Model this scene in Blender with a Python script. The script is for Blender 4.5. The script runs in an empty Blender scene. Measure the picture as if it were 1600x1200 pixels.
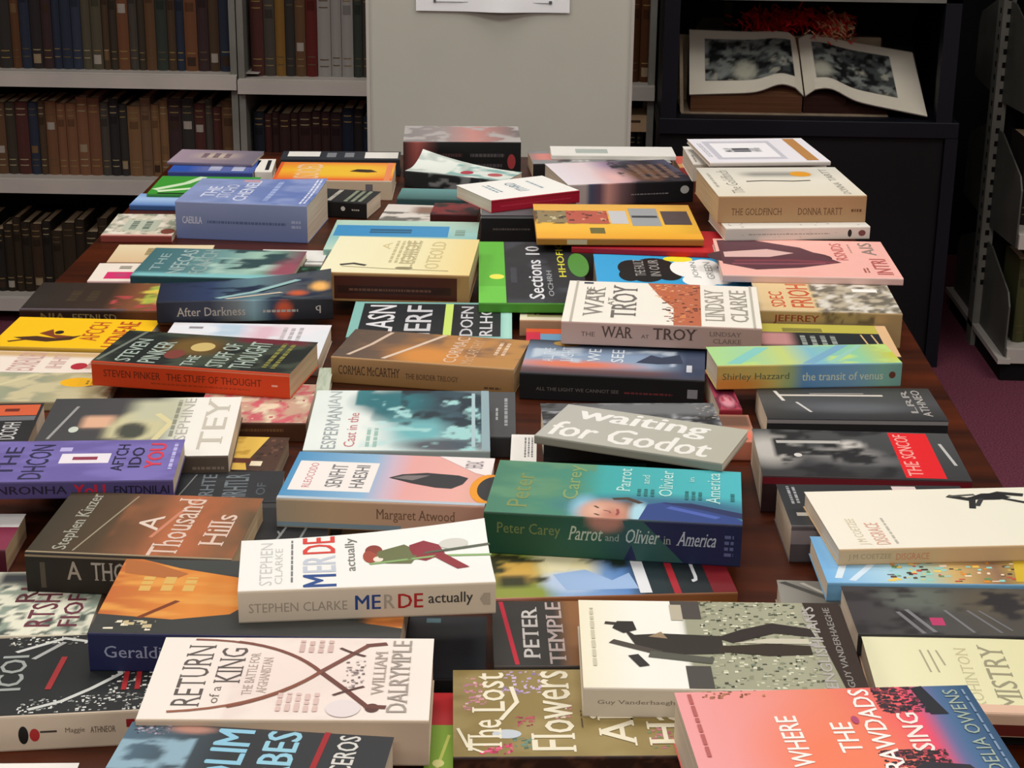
import bpy, math, random
import numpy as np
from mathutils import Vector, Matrix, Euler

sc = bpy.context.scene
COL = sc.collection
# ------------------------------------------------------------------ camera
cam_d = bpy.data.cameras.new('camera'); cam_d.lens = 63.0; cam_d.sensor_width = 36.0
cam_d.clip_start = .05; cam_d.clip_end = 60
cam = bpy.data.objects.new('camera', cam_d); COL.objects.link(cam)
_r = Vector((0.99947776, 0.03018333, 0.01154025)); _u = Vector((-0.02080364, 0.32775051, 0.94453524)); _f = Vector((-0.0247269, 0.94428204, -0.32820727))
cam.matrix_world = Matrix(((_r.x, _u.x, -_f.x, 0), (_r.y, _u.y, -_f.y, 0), (_r.z, _u.z, -_f.z, 1.39), (0, 0, 0, 1)))
sc.camera = cam
# ------------------------------------------------------------------ world, exposure
w = bpy.data.worlds.new('world'); sc.world = w; w.use_nodes = True
w.node_tree.nodes['Background'].inputs[0].default_value = (.9, .95, 1, 1)
w.node_tree.nodes['Background'].inputs[1].default_value = .08
sc.view_settings.view_transform = 'Standard'; sc.view_settings.look = 'None'
sc.view_settings.exposure = -0.1; sc.view_settings.gamma = 1.0
try: sc.view_settings.use_curve_mapping = False
except Exception: pass
# ------------------------------------------------------------------ fluorescent fittings over the table, plus unseen ones added as fill light
TZ = .75                       # table top height
CEIL = 2.75
FITTINGS = [(-.1, .55, 3.5, 'over the near end of the table'), (-.1, 1.9, 12, 'over the middle of the table'), (-.1, 2.95, 9, 'over the far end of the table'),
            (-2.1, -.3, 26, 'added nearest the left wall as fill light'), (-.1, -1.2, 34, 'added mid room behind the table as fill light'), (2.0, -.3, 26, 'added nearest the right wall as fill light'), (1.9, 2.3, 24, 'added over the right hand aisle to brighten the carpet'), (-2.0, 2.3, 22, 'added over the left hand aisle to brighten the bookcases')]  # unseen fittings added to brighten spines, shelves and carpet
for lx, ly, pw, _w in FITTINGS:
    ld = bpy.data.lights.new('ceiling_lamp', 'AREA'); ld.shape = 'RECTANGLE'; ld.size = 1.25; ld.size_y = .5
    ld.energy = pw; ld.color = (1, .965, .91); ld.spread = math.radians(165)
    lo = bpy.data.objects.new('ceiling_lamp', ld); lo.location = (lx, ly, CEIL - .085); COL.objects.link(lo)

# ------------------------------------------------------------------ materials
def lin(c):
    if isinstance(c, str):
        h = c.lstrip('#')
        if len(h) == 3: h = ''.join(a * 2 for a in h)
        c = [int(h[i:i + 2], 16) / 255 for i in (0, 2, 4)]
        return tuple(((v + .055) / 1.055) ** 2.4 if v > .04045 else v / 12.92 for v in c)
    return tuple(c[:3])

def mat(name, rough=.5, spec=.4, metal=0.0, color=None):
    m = bpy.data.materials.new(name); m.use_nodes = True
    b = m.node_tree.nodes['Principled BSDF']
    b.inputs['Roughness'].default_value = rough
    b.inputs['Specular IOR Level'].default_value = spec
    b.inputs['Metallic'].default_value = metal
    if color is not None: b.inputs['Base Color'].default_value = (*lin(color), 1)
    return m, b, m.node_tree

def noisy(name, c1, c2, scale=(8, 8, 8), rough=.5, spec=.4, detail=4, bump=0.0, metal=0.0, lo=.35, hi=.65, obj=True):
    m, b, nt = mat(name, rough, spec, metal)
    tc = nt.nodes.new('ShaderNodeTexCoord'); mp = nt.nodes.new('ShaderNodeMapping'); mp.inputs['Scale'].default_value = scale
    nz = nt.nodes.new('ShaderNodeTexNoise'); nz.inputs['Scale'].default_value = 1; nz.inputs['Detail'].default_value = detail
    cr = nt.nodes.new('ShaderNodeValToRGB'); cr.color_ramp.elements[0].position = lo; cr.color_ramp.elements[1].position = hi
    cr.color_ramp.elements[0].color = (*lin(c1), 1); cr.color_ramp.elements[1].color = (*lin(c2), 1)
    nt.links.new(tc.outputs['Object'], mp.inputs[0]); nt.links.new(mp.outputs[0], nz.inputs['Vector'])
    nt.links.new(nz.outputs[0], cr.inputs[0]); nt.links.new(cr.outputs[0], b.inputs['Base Color'])
    if bump:
        bp = nt.nodes.new('ShaderNodeBump'); bp.inputs['Strength'].default_value = bump; bp.inputs['Distance'].default_value = .002
        nt.links.new(nz.outputs[0], bp.inputs['Height']); nt.links.new(bp.outputs[0], b.inputs['Normal'])
    return m

def printed(name, rough, spec):
    m, b, nt = mat(name, rough, spec)
    at = nt.nodes.new('ShaderNodeAttribute'); at.attribute_name = 'Col'
    nt.links.new(at.outputs['Color'], b.inputs['Base Color'])
    tc = nt.nodes.new('ShaderNodeTexCoord'); nz = nt.nodes.new('ShaderNodeTexNoise'); nz.inputs['Scale'].default_value = 25; nz.inputs['Detail'].default_value = 2
    mr = nt.nodes.new('ShaderNodeMapRange'); mr.inputs['To Min'].default_value = rough - .06; mr.inputs['To Max'].default_value = rough + .08
    nt.links.new(tc.outputs['Object'], nz.inputs['Vector']); nt.links.new(nz.outputs[0], mr.inputs[0]); nt.links.new(mr.outputs[0], b.inputs['Roughness'])
    return m
M_PRINT = printed('printed_card', .48, .35)
M_CLOTH = printed('book_cloth', .8, .15)

def page_mat(name, c1, c2):
    m, b, nt = mat(name, .9, .1)
    tc = nt.nodes.new('ShaderNodeTexCoord'); mp = nt.nodes.new('ShaderNodeMapping'); mp.inputs['Scale'].default_value = (6, 6, 900)
    nz = nt.nodes.new('ShaderNodeTexNoise'); nz.inputs['Scale'].default_value = 1; nz.inputs['Detail'].default_value = 3
    cr = nt.nodes.new('ShaderNodeValToRGB'); cr.color_ramp.elements[0].position = .3; cr.color_ramp.elements[1].position = .7
    cr.color_ramp.elements[0].color = (*lin(c1), 1); cr.color_ramp.elements[1].color = (*lin(c2), 1)
    nt.links.new(tc.outputs['Object'], mp.inputs[0]); nt.links.new(mp.outputs[0], nz.inputs['Vector'])
    nt.links.new(nz.outputs[0], cr.inputs[0]); nt.links.new(cr.outputs[0], b.inputs['Base Color'])
    return m
M_PAGE = page_mat('page_edges', '#cdb9a0', '#f0e4d2')
M_PAGE_TAN = page_mat('aged_page_edges', '#b59b78', '#dcc6a4')
M_WOOD = noisy('varnished_wood', '#280d03', '#5c2509', (2.2, 30, 30), .42, .28, 5, 0, lo=.3, hi=.75)
M_STEEL = noisy('painted_steel', '#b6b1aa', '#c4beb6', (5, 5, 5), .45, .4)
M_STEELD = noisy('weathered_grey_steel', '#74746c', '#86857e', (9, 9, 9), .5, .3)
M_PLATE = noisy('dull_grey_steel', '#4c4c47', '#5a5a54', (9, 9, 9), .5, .3)
M_PANEL = noisy('grey_board', '#bab9ae', '#c2c1b5', (3, 3, 3), .75, .2)
M_NAVY = noisy('navy_paint', '#0b0d17', '#10131e', (4, 4, 4), .5, .3)
M_BLACK = noisy('black_laminate', '#0d0d10', '#131317', (4, 4, 4), .55, .25)
M_CARPET = noisy('burgundy_carpet', '#5c3040', '#844a5a', (260, 260, 260), .95, .05, 3, .5)
M_WALL = noisy('dark_wall', '#8f8b84', '#9a968e', (3, 3, 3), .9, .1)
M_CEIL = noisy('ceiling_paint', '#c4c2bc', '#cccac4', (3, 3, 3), .9, .1)
M_SHELFBACK = noisy('dark_back_panel', '#121110', '#1a1817', (3, 3, 3), .8, .1)
M_RUBBER = noisy('black_plinth', '#08080a', '#0e0e10', (3, 3, 3), .7, .2)
M_GOLD = noisy('gold_foil_dots', '#a06a20', '#d9a04a', (60, 60, 60), .35, .6)
M_TINSEL = noisy('red_tinsel', '#6a0a0c', '#b01a18', (90, 90, 90), .3, .6)

# ------------------------------------------------------------------ mesh helpers
class MB:
    def __init__(s): s.v = []; s.f = []; s.c = []; s.m = []
    def add(s, vs, fs, c=(.5, .5, .5), mi=0):
        o = len(s.v); s.v.extend(vs); s.f.extend([tuple(i + o for i in f) for f in fs]); s.m.extend([mi] * len(fs))
        if isinstance(c, list): s.c.extend(c)
        else: s.c.extend([c] * len(vs))
    def box(s, x0, y0, z0, x1, y1, z1, c=(.5, .5, .5), mi=0):
        s.add([(x0, y0, z0), (x1, y0, z0), (x1, y1, z0), (x0, y1, z0), (x0, y0, z1), (x1, y0, z1), (x1, y1, z1), (x0, y1, z1)],
              [(0, 3, 2, 1), (4, 5, 6, 7), (0, 1, 5, 4), (1, 2, 6, 5), (2, 3, 7, 6), (3, 0, 4, 7)], c, mi)
    def prism(s, pts, axis, a, b, c=(.5, .5, .5), mi=0):
        # pts: 2-D outline; extruded along axis 'x','y' or 'z' between a and b
        def P(p, h): return (h, p[0], p[1]) if axis == 'x' else ((p[0], h, p[1]) if axis == 'y' else (p[0], p[1], h))
        n = len(pts); s.add([P(p, a) for p in pts] + [P(p, b) for p in pts],
                            [tuple(range(n)), tuple(range(2 * n - 1, n - 1, -1))] + [(i, (i + 1) % n, n + (i + 1) % n, n + i) for i in range(n)], c, mi)
    def tube(s, p0, p1, r, n=12, c=(.5, .5, .5)):
        p0 = Vector(p0); p1 = Vector(p1); d = (p1 - p0).normalized(); a = d.orthogonal().normalized(); b = d.cross(a)
        vs = []
        for p in (p0, p1):
            for k in range(n):
                t = 2 * math.pi * k / n; vs.append(tuple(p + a * math.cos(t) * r + b * math.sin(t) * r))
        s.add(vs, [(k, (k + 1) % n, n + (k + 1) % n, n + k) for k in range(n)] + [tuple(range(n - 1, -1, -1)), tuple(range(n, 2 * n))], c)
    def build(s, name, mats, parent=None, loc=(0, 0, 0), rz=0, bevel=0):
        me = bpy.data.meshes.new(name); me.from_pydata(s.v, [], s.f)
        if not isinstance(mats, (list, tuple)): mats = [mats]
        for m in mats: me.materials.append(m)
        if len(mats) > 1: me.polygons.foreach_set('material_index', s.m)
        a = me.color_attributes.new('Col', 'FLOAT_COLOR', 'POINT')
        arr = np.ones((len(s.v), 4), np.float32); arr[:, :3] = np.array(s.c, np.float32); a.data.foreach_set('color', arr.ravel())
        me.update()
        o = bpy.data.objects.new(name, me); COL.objects.link(o); o.location = loc; o.rotation_euler = (0, 0, rz)
        if parent: o.parent = parent
        if bevel:
            md = o.modifiers.new('bevel', 'BEVEL'); md.width = bevel; md.segments = 2; md.limit_method = 'ANGLE'
        return o

def tag(o, label=None, cat=None, group=None, kind=None):
    if label: o['label'] = label
    if cat: o['category'] = cat
    if group: o['group'] = group
    if kind: o['kind'] = kind
    return o
def empty(name, loc=(0, 0, 0), rz=0, label=None, cat=None, group=None):
    o = bpy.data.objects.new(name, None); COL.objects.link(o); o.location = loc; o.rotation_euler = (0, 0, rz); o.empty_display_size = .05
    return tag(o, label, cat, group)

# ------------------------------------------------------------------ lettering as filled outlines
_glyph = {}
def glyphs(text, weight=0.0, serif=False):
    """Outline of the text normalised to a unit box; weight thickens the strokes, serif adds small feet to every upright."""
    k = (text, weight, serif)
    if k not in _glyph:
        cu = bpy.data.curves.new('t', 'FONT'); cu.body = text; cu.resolution_u = 2
        ob = bpy.data.objects.new('t', cu); COL.objects.link(ob)
        bpy.context.view_layer.update()
        dg = bpy.context.evaluated_depsgraph_get(); me = bpy.data.meshes.new_from_object(ob.evaluated_get(dg))
        v = [(q.co.x, q.co.y) for q in me.vertices]; f = [tuple(q.vertices) for q in me.polygons]
        bpy.data.objects.remove(ob); bpy.data.curves.remove(cu); bpy.data.meshes.remove(me)
        nser = 0
        if v and serif:
            cnt = {}
            for q in f:
                for a, b in zip(q, q[1:] + q[:1]): e = (min(a, b), max(a, b)); cnt[e] = cnt.get(e, 0) + 1
            ys = [y for x, y in v]; top = max(ys)
            for (a, b), c in cnt.items():
                if c != 1: continue
                (x0, y0), (x1, y1) = v[a], v[b]; ln = abs(x1 - x0)
                if abs(y0 - y1) > .004 or not .045 < ln < .17: continue
                low = abs(y0) < .012; high = abs(y0 - top) < .03 or abs(y0 - .5) < .03 and top < .6
                if not (low or high): continue
                s = 1 if low else -1; m = min(x0, x1) - .06; M = max(x0, x1) + .06; n = len(v)
                v += [(m, y0), (M, y0), (M, y0 + s * .035), (m, y0 + s * .035)]; nser += 4; f.append((n, n + 1, n + 2, n + 3))
        v = np.array(v, float).reshape(-1, 2); lay = np.zeros(len(v))
        if nser: lay[-nser:] = 1
        if len(v) and weight:
            d = weight * .55; n = len(v); f0 = list(f)
            v = np.concatenate([v, v + (d, 0), v - (d, 0), v + (0, d * .5)])
            for r in (1, 2, 3): f += [tuple(a + n * r for a in q) for q in f0]
            lay = np.concatenate([lay + 2 * r for r in range(4)])
        if len(v):
            lo = v.min(0); hi = v.max(0); v = np.concatenate([(v - lo) / np.maximum(hi - lo, 1e-6), lay[:, None] * 4e-6], 1)
        _glyph[k] = (v, f)
    return _glyph[k]

def bez(a, b, c, n=9):
    return [((1 - t) ** 2 * a[0] + 2 * t * (1 - t) * b[0] + t * t * c[0], (1 - t) ** 2 * a[1] + 2 * t * (1 - t) * b[1] + t * t * c[1]) for t in [i / n for i in range(n + 1)]]

def vnoise(S, T, seed, fs, ft, octaves=3):
    rs = np.random.RandomState(seed); out = np.zeros_like(S); amp = 1.; tot = 0
    for o in range(octaves):
        g = rs.rand(int(ft) + 3, int(fs) + 3); x = S * fs; y = T * ft
        x = np.clip(x, 0, fs); y = np.clip(y, 0, ft)
        xi = x.astype(int); yi = y.astype(int); xf = x - xi; yf = y - yi
        xf = xf * xf * (3 - 2 * xf); yf = yf * yf * (3 - 2 * yf)
        out += amp * ((g[yi, xi] * (1 - xf) + g[yi, xi + 1] * xf) * (1 - yf) + (g[yi + 1, xi] * (1 - xf) + g[yi + 1, xi + 1] * xf) * yf)
        tot += amp; amp *= .55; fs *= 2; ft *= 2
    return out / tot

def ramp(x, stops):
    xs = [s[0] for s in stops]; cs = np.array([lin(s[1]) for s in stops])
    return np.stack([np.interp(x, xs, cs[:, k]) for k in range(3)], -1)

def paint(S, T, base, ops):
    C = np.empty(S.shape + (3,)); C[:] = lin(base)
    for o in ops:
        k = o[0]
        if k == 'gs': C[:] = ramp(S, o[1])
        elif k == 'gt': C[:] = ramp(T, o[1])
        elif k == 'b':                      # soft blob: cs, ct, rs, rt, colour, softness
            _, cs, ct, rs_, rt, c, so = o
            d = np.sqrt(((S - cs) / rs_) ** 2 + ((T - ct) / rt) ** 2); m = np.clip((1 + so - d) / (2 * so + 1e-6), 0, 1)[..., None]
            C = C * (1 - m) + np.array(lin(c)) * m
        elif k == 'bx':                     # soft box
            _, s0, t0, s1, t1, c, so = o
            m = (np.clip((S - s0) / so + .5, 0, 1) * np.clip((s1 - S) / so + .5, 0, 1) * np.clip((T - t0) / so + .5, 0, 1) * np.clip((t1 - T) / so + .5, 0, 1))[..., None]
            C = C * (1 - m) + np.array(lin(c)) * m
        elif k == 'n':                      # blotches: colour, fs, ft, threshold, softness, seed, box
            _, c, fs, ft, th, so, seed, (s0, t0, s1, t1) = o
            n = vnoise(S, T, seed, fs, ft); m = np.clip((n - th) / so + .5, 0, 1) * ((S >= s0) & (S <= s1) & (T >= t0) & (T <= t1)); m = m[..., None]
            C = C * (1 - m) + np.array(lin(c)) * m
    return C

EPS = 5e-5
def decorate(mb, ops, P, mode):
    """ops in unit coordinates (s, t); P(s, t, lift) gives the point; mode 'cover' turns lettering along t."""
    lift = EPS; rnd = random.Random(5)
    for o in ops:
        k = o[0]
        if k in ('gs', 'gt', 'b', 'bx', 'n'): continue
        lift += 1.2e-5
        if k == 'r':
            _, s0, t0, s1, t1, c = o; n = 6; vs = []; fs = []
            for j in range(n + 1):
                for i in range(n + 1): vs.append(P(s0 + (s1 - s0) * i / n, t0 + (t1 - t0) * j / n, lift))
            for j in range(n):
                for i in range(n): a = j * (n + 1) + i; fs.append((a, a + 1, a + n + 2, a + n + 1))
            mb.add(vs, fs, lin(c))
        elif k == 'p':
            mb.add([P(s, t, lift) for s, t in o[1]], [tuple(range(len(o[1])))], lin(o[2]))
        elif k == 'e':
            _, cs, ct, rs_, rt, c = o; n = 28
            mb.add([P(cs + rs_ * math.cos(2 * math.pi * i / n), ct + rt * math.sin(2 * math.pi * i / n), lift) for i in range(n)], [tuple(range(n))], lin(c))
        elif k == 'l':                      # line: points, width (in t), colour
            _, pts, wd, c = o
            for (a, b) in zip(pts[:-1], pts[1:]):
                dx, dy = b[0] - a[0], b[1] - a[1]; q = math.hypot(dx, dy) or 1; nx, ny = -dy / q * wd * .65 / 2, dx / q * wd / 2
                ex, ey = dx / q * wd * .2, dy / q * wd * .2
                mb.add([P(a[0] - ex + nx, a[1] - ey + ny, lift), P(b[0] + ex + nx, b[1] + ey + ny, lift), P(b[0] + ex - nx, b[1] + ey - ny, lift), P(a[0] - ex - nx, a[1] - ey - ny, lift)], [(0, 1, 2, 3)], lin(c))
                lift += 2e-6
        elif k == 'sp':                     # specks: box, count, size, colours, seed
            _, (s0, t0, s1, t1), n, sz, cols, seed = o; r2 = random.Random(seed); cc = [lin(c) for c in cols]
            for i in range(n):
                s = r2.uniform(s0, s1); t = r2.uniform(t0, t1); a = sz * r2.uniform(.4, 1.2); b = sz * r2.uniform(.4, 1.2) * 1.4; l2 = lift + i * 3e-7
                a = min(a, s1 - s + 1e-4); b = min(b, t1 - t + 1e-4)
                q = r2.uniform(0, .4)
                mb.add([P(s, t, l2), P(s + a, t + b * q * .3, l2), P(s + a * (1 - q * .3), t + b, l2), P(s - 0 * a, t + b * .8, l2)], [(0, 1, 2, 3)], r2.choice(cc))
            lift += n * 3e-7
        elif k == 'd':                      # rows of small unreadable print: box, rows, colour   (runs along t on covers)
            _, s0, t0, s1, t1, rows, c = o; r2 = random.Random(int(s0 * 971 + t0 * 389 + rows)); cl = lin(c)
            for i in range(rows):
                if mode == 'cover':
                    a = s0 + (s1 - s0) * (i + .2) / rows; b = s0 + (s1 - s0) * (i + .72) / rows; t = t0 + r2.uniform(0, .08) * (t1 - t0)
                    while t < t1:
                        e = min(t1, t + r2.uniform(.03, .11)); mb.add([P(a, t, lift), P(b, t, lift), P(b, e, lift), P(a, e, lift)], [(0, 1, 2, 3)], cl); t = e + .018
                else:
                    a = t0 + (t1 - t0) * (i + .2) / rows; b = t0 + (t1 - t0) * (i + .75) / rows; s = s0
                    while s < s1:
                        e = min(s1, s + r2.uniform(.008, .03)); mb.add([P(s, a, lift), P(e, a, lift), P(e, b, lift), P(s, b, lift)], [(0, 1, 2, 3)], cl); s = e + .006
        elif k == 'Q':                      # lettering too blurred to read: letter-like strokes, n letters in the box
            _, s0, t0, s1, t1, n, c = o; r2 = random.Random(int(s0 * 977 + t0 * 331 + n)); cl = lin(c)
            v, f = glyphs(''.join(r2.choice('EHTLFNARSCIOD') for _ in range(n)), .03)
            if mode == 'cover': vs = [P(s1 - (s1 - s0) * y, t0 + (t1 - t0) * x, lift + q) for x, y, q in v]
            else: vs = [P(s0 + (s1 - s0) * x, t0 + (t1 - t0) * y, lift + q) for x, y, q in v]
            mb.add(vs, f, cl); lift += 3.2e-5
        elif k in ('T', 'H', 'TS', 'HS'):   # TS, HS: the same with serifs; T: text, s0, t0, s1, t1, colour [, weight] ; on covers T runs along t, H along s
            _, tx, s0, t0, s1, t1, c = o[:7]; wt = o[7] if len(o) > 7 else 0.0; sh = o[8] if len(o) > 8 else 0.0
            v, f = glyphs(tx, wt, k[-1] == 'S')
            if not len(v): continue
            if k[0] == 'T' and mode == 'cover': vs = [P(s1 - (s1 - s0) * y, t0 + (t1 - t0) * (x + sh * y), lift + q) for x, y, q in v]
            else: vs = [P(s0 + (s1 - s0) * (x + sh * y), t0 + (t1 - t0) * y, lift + q) for x, y, q in v]
            mb.add(vs, f, lin(c)); lift += 3.2e-5
        elif k == 'V':                      # text reading down the other way (tops of letters to the right)
            _, tx, s0, t0, s1, t1, c = o[:7]; v, f = glyphs(tx, o[7] if len(o) > 7 else 0.0)
            mb.add([P(s0 + (s1 - s0) * y, t1 - (t1 - t0) * x, lift + q) for x, y, q in v], f, lin(c))

TH = .0004
def grid_faces(nx, ny, off=0, flip=False):
    fs = []
    for j in range(ny):
        for i in range(nx):
            a = off + j * (nx + 1) + i; q = (a, a + 1, a + nx + 2, a + nx + 1); fs.append(q[::-1] if flip else q)
    return fs

def make_book(name, pose, D, label, group='books laid out on the table', cat='book'):
    x, y, z, rot, L, W, T = pose
    root = empty(name, (x, y, TZ + z), math.radians(rot), label, cat, group)
    if D.get('tilt'): root.rotation_euler = (math.radians(D['tilt'][0]), math.radians(D['tilt'][1]), math.radians(rot))
    R = min(.0014, T * .3); nx, ny = D.get('n', (40, 28)); curl = D.get('curl', (0, 0)); cmat = M_PRINT
    def dz(s, t):
        k = max(0., (t - .25) / .75); return (curl[0] * (1 - s) ** 2 + curl[1] * s ** 2) * k * k
    # front cover
    mb = MB(); S, Tt = np.meshgrid(np.linspace(0, 1, nx + 1), np.linspace(0, 1, ny + 1))
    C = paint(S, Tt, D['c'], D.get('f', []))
    def PT(s, t, h=0.): return (s * L, R + t * (W - R), T + h + dz(s, t))
    top = [PT(s, t) for s, t in zip(S.ravel(), Tt.ravel())]; n0 = len(top)
    bot = [(p[0], p[1], p[2] - TH) for p in top]
    cols = [tuple(c) for c in C.reshape(-1, 3)]
    fs = grid_faces(nx, ny) + grid_faces(nx, ny, n0, True)
    for i in range(nx):
        a = ny * (nx + 1) + i; fs.append((a + 1, a, a + n0, a + 1 + n0)); fs.append((i, i + 1, i + 1 + n0, i + n0))
    for j in range(ny):
        a = j * (nx + 1); b = a + nx; fs.append((a + nx + 1, a, a + n0, a + nx + 1 + n0)); fs.append((b, b + nx + 1, b + nx + 1 + n0, b + n0))
    mb.add(top + bot, fs, cols + [(.6, .58, .54)] * n0)
    decorate(mb, D.get('f', []), PT, 'cover')
    mb.build('front_cover', cmat, root)
    # spine, wrapped round with small rounded edges
    mb = MB(); prof = [(R * (1 - math.sin(a)), T - R * (1 - math.cos(a))) for a in (0, math.pi / 6, math.pi / 3)]
    prof = [(R, T), (R * .3, T - R * .3 + R * .1), (0, T - R)] ; prof += [(0, R + (T - 2 * R) * (1 - k / 8)) for k in range(1, 9)] + [(R * .3, R * .2), (R, 0)]
    m = len(prof); nx2 = 60
    S2, Q2 = np.meshgrid(np.linspace(0, 1, nx2 + 1), np.array([p[1] / T for p in prof]))
    C2 = paint(S2, Q2, D.get('s', D['c']), D.get('so', [])); vs = []
    for j, (py, pz) in enumerate(prof):
        for i in range(nx2 + 1): vs.append((L * i / nx2, py, pz))
    n1 = len(vs); inn = [(v[0], v[1] + TH, v[2]) for v in vs]
    fs = grid_faces(nx2, m - 1, 0, True) + grid_faces(nx2, m - 1, n1)
    for j in range(m - 1):
        a = j * (nx2 + 1); b = a + nx2; fs += [(a, a + nx2 + 1, a + nx2 + 1 + n1, a + n1), (b, b + n1, b + nx2 + 1 + n1, b + nx2 + 1)]
    mb.add(vs + inn, fs, [tuple(c) for c in C2.reshape(-1, 3)] + [(.5, .48, .45)] * n1)
    def PS(s, q, h=0.): return (s * L, -h, R * .9 + q * (T - 1.8 * R))
    decorate(mb, D.get('so', []), PS, 'spine')
    mb.build('spine', cmat, root)
    mb = MB(); mb.box(0, R, 0, L, W, TH, lin(D.get('s', D['c']))); mb.build('back_cover', cmat, root)
    # pages
    mb = MB(); g = D.get('inset', .001)
    nl = 5; vs = []; e = .0006
    mb.box(g, TH, TH, L - g, W - g, T - TH); mb.build('page_block', D.get('pg', M_PAGE), root)
    if D.get('st'):                        # round foil sticker
        cs, ct, rr, c = D['st']; mb = MB(); n = 28
        ring = [(cs * L + rr * math.cos(2 * math.pi * i / n), R + ct * (W - R) + rr * math.sin(2 * math.pi * i / n)) for i in range(n)]
        zz = T + dz(cs, ct)
        mb.prism(ring, 'z', zz + 5e-5, zz + 4.5e-4, lin(c)); s_ = mb.build('award_sticker', M_PRINT, root); s_['label'] = 'round gold award sticker'
    return root

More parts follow.
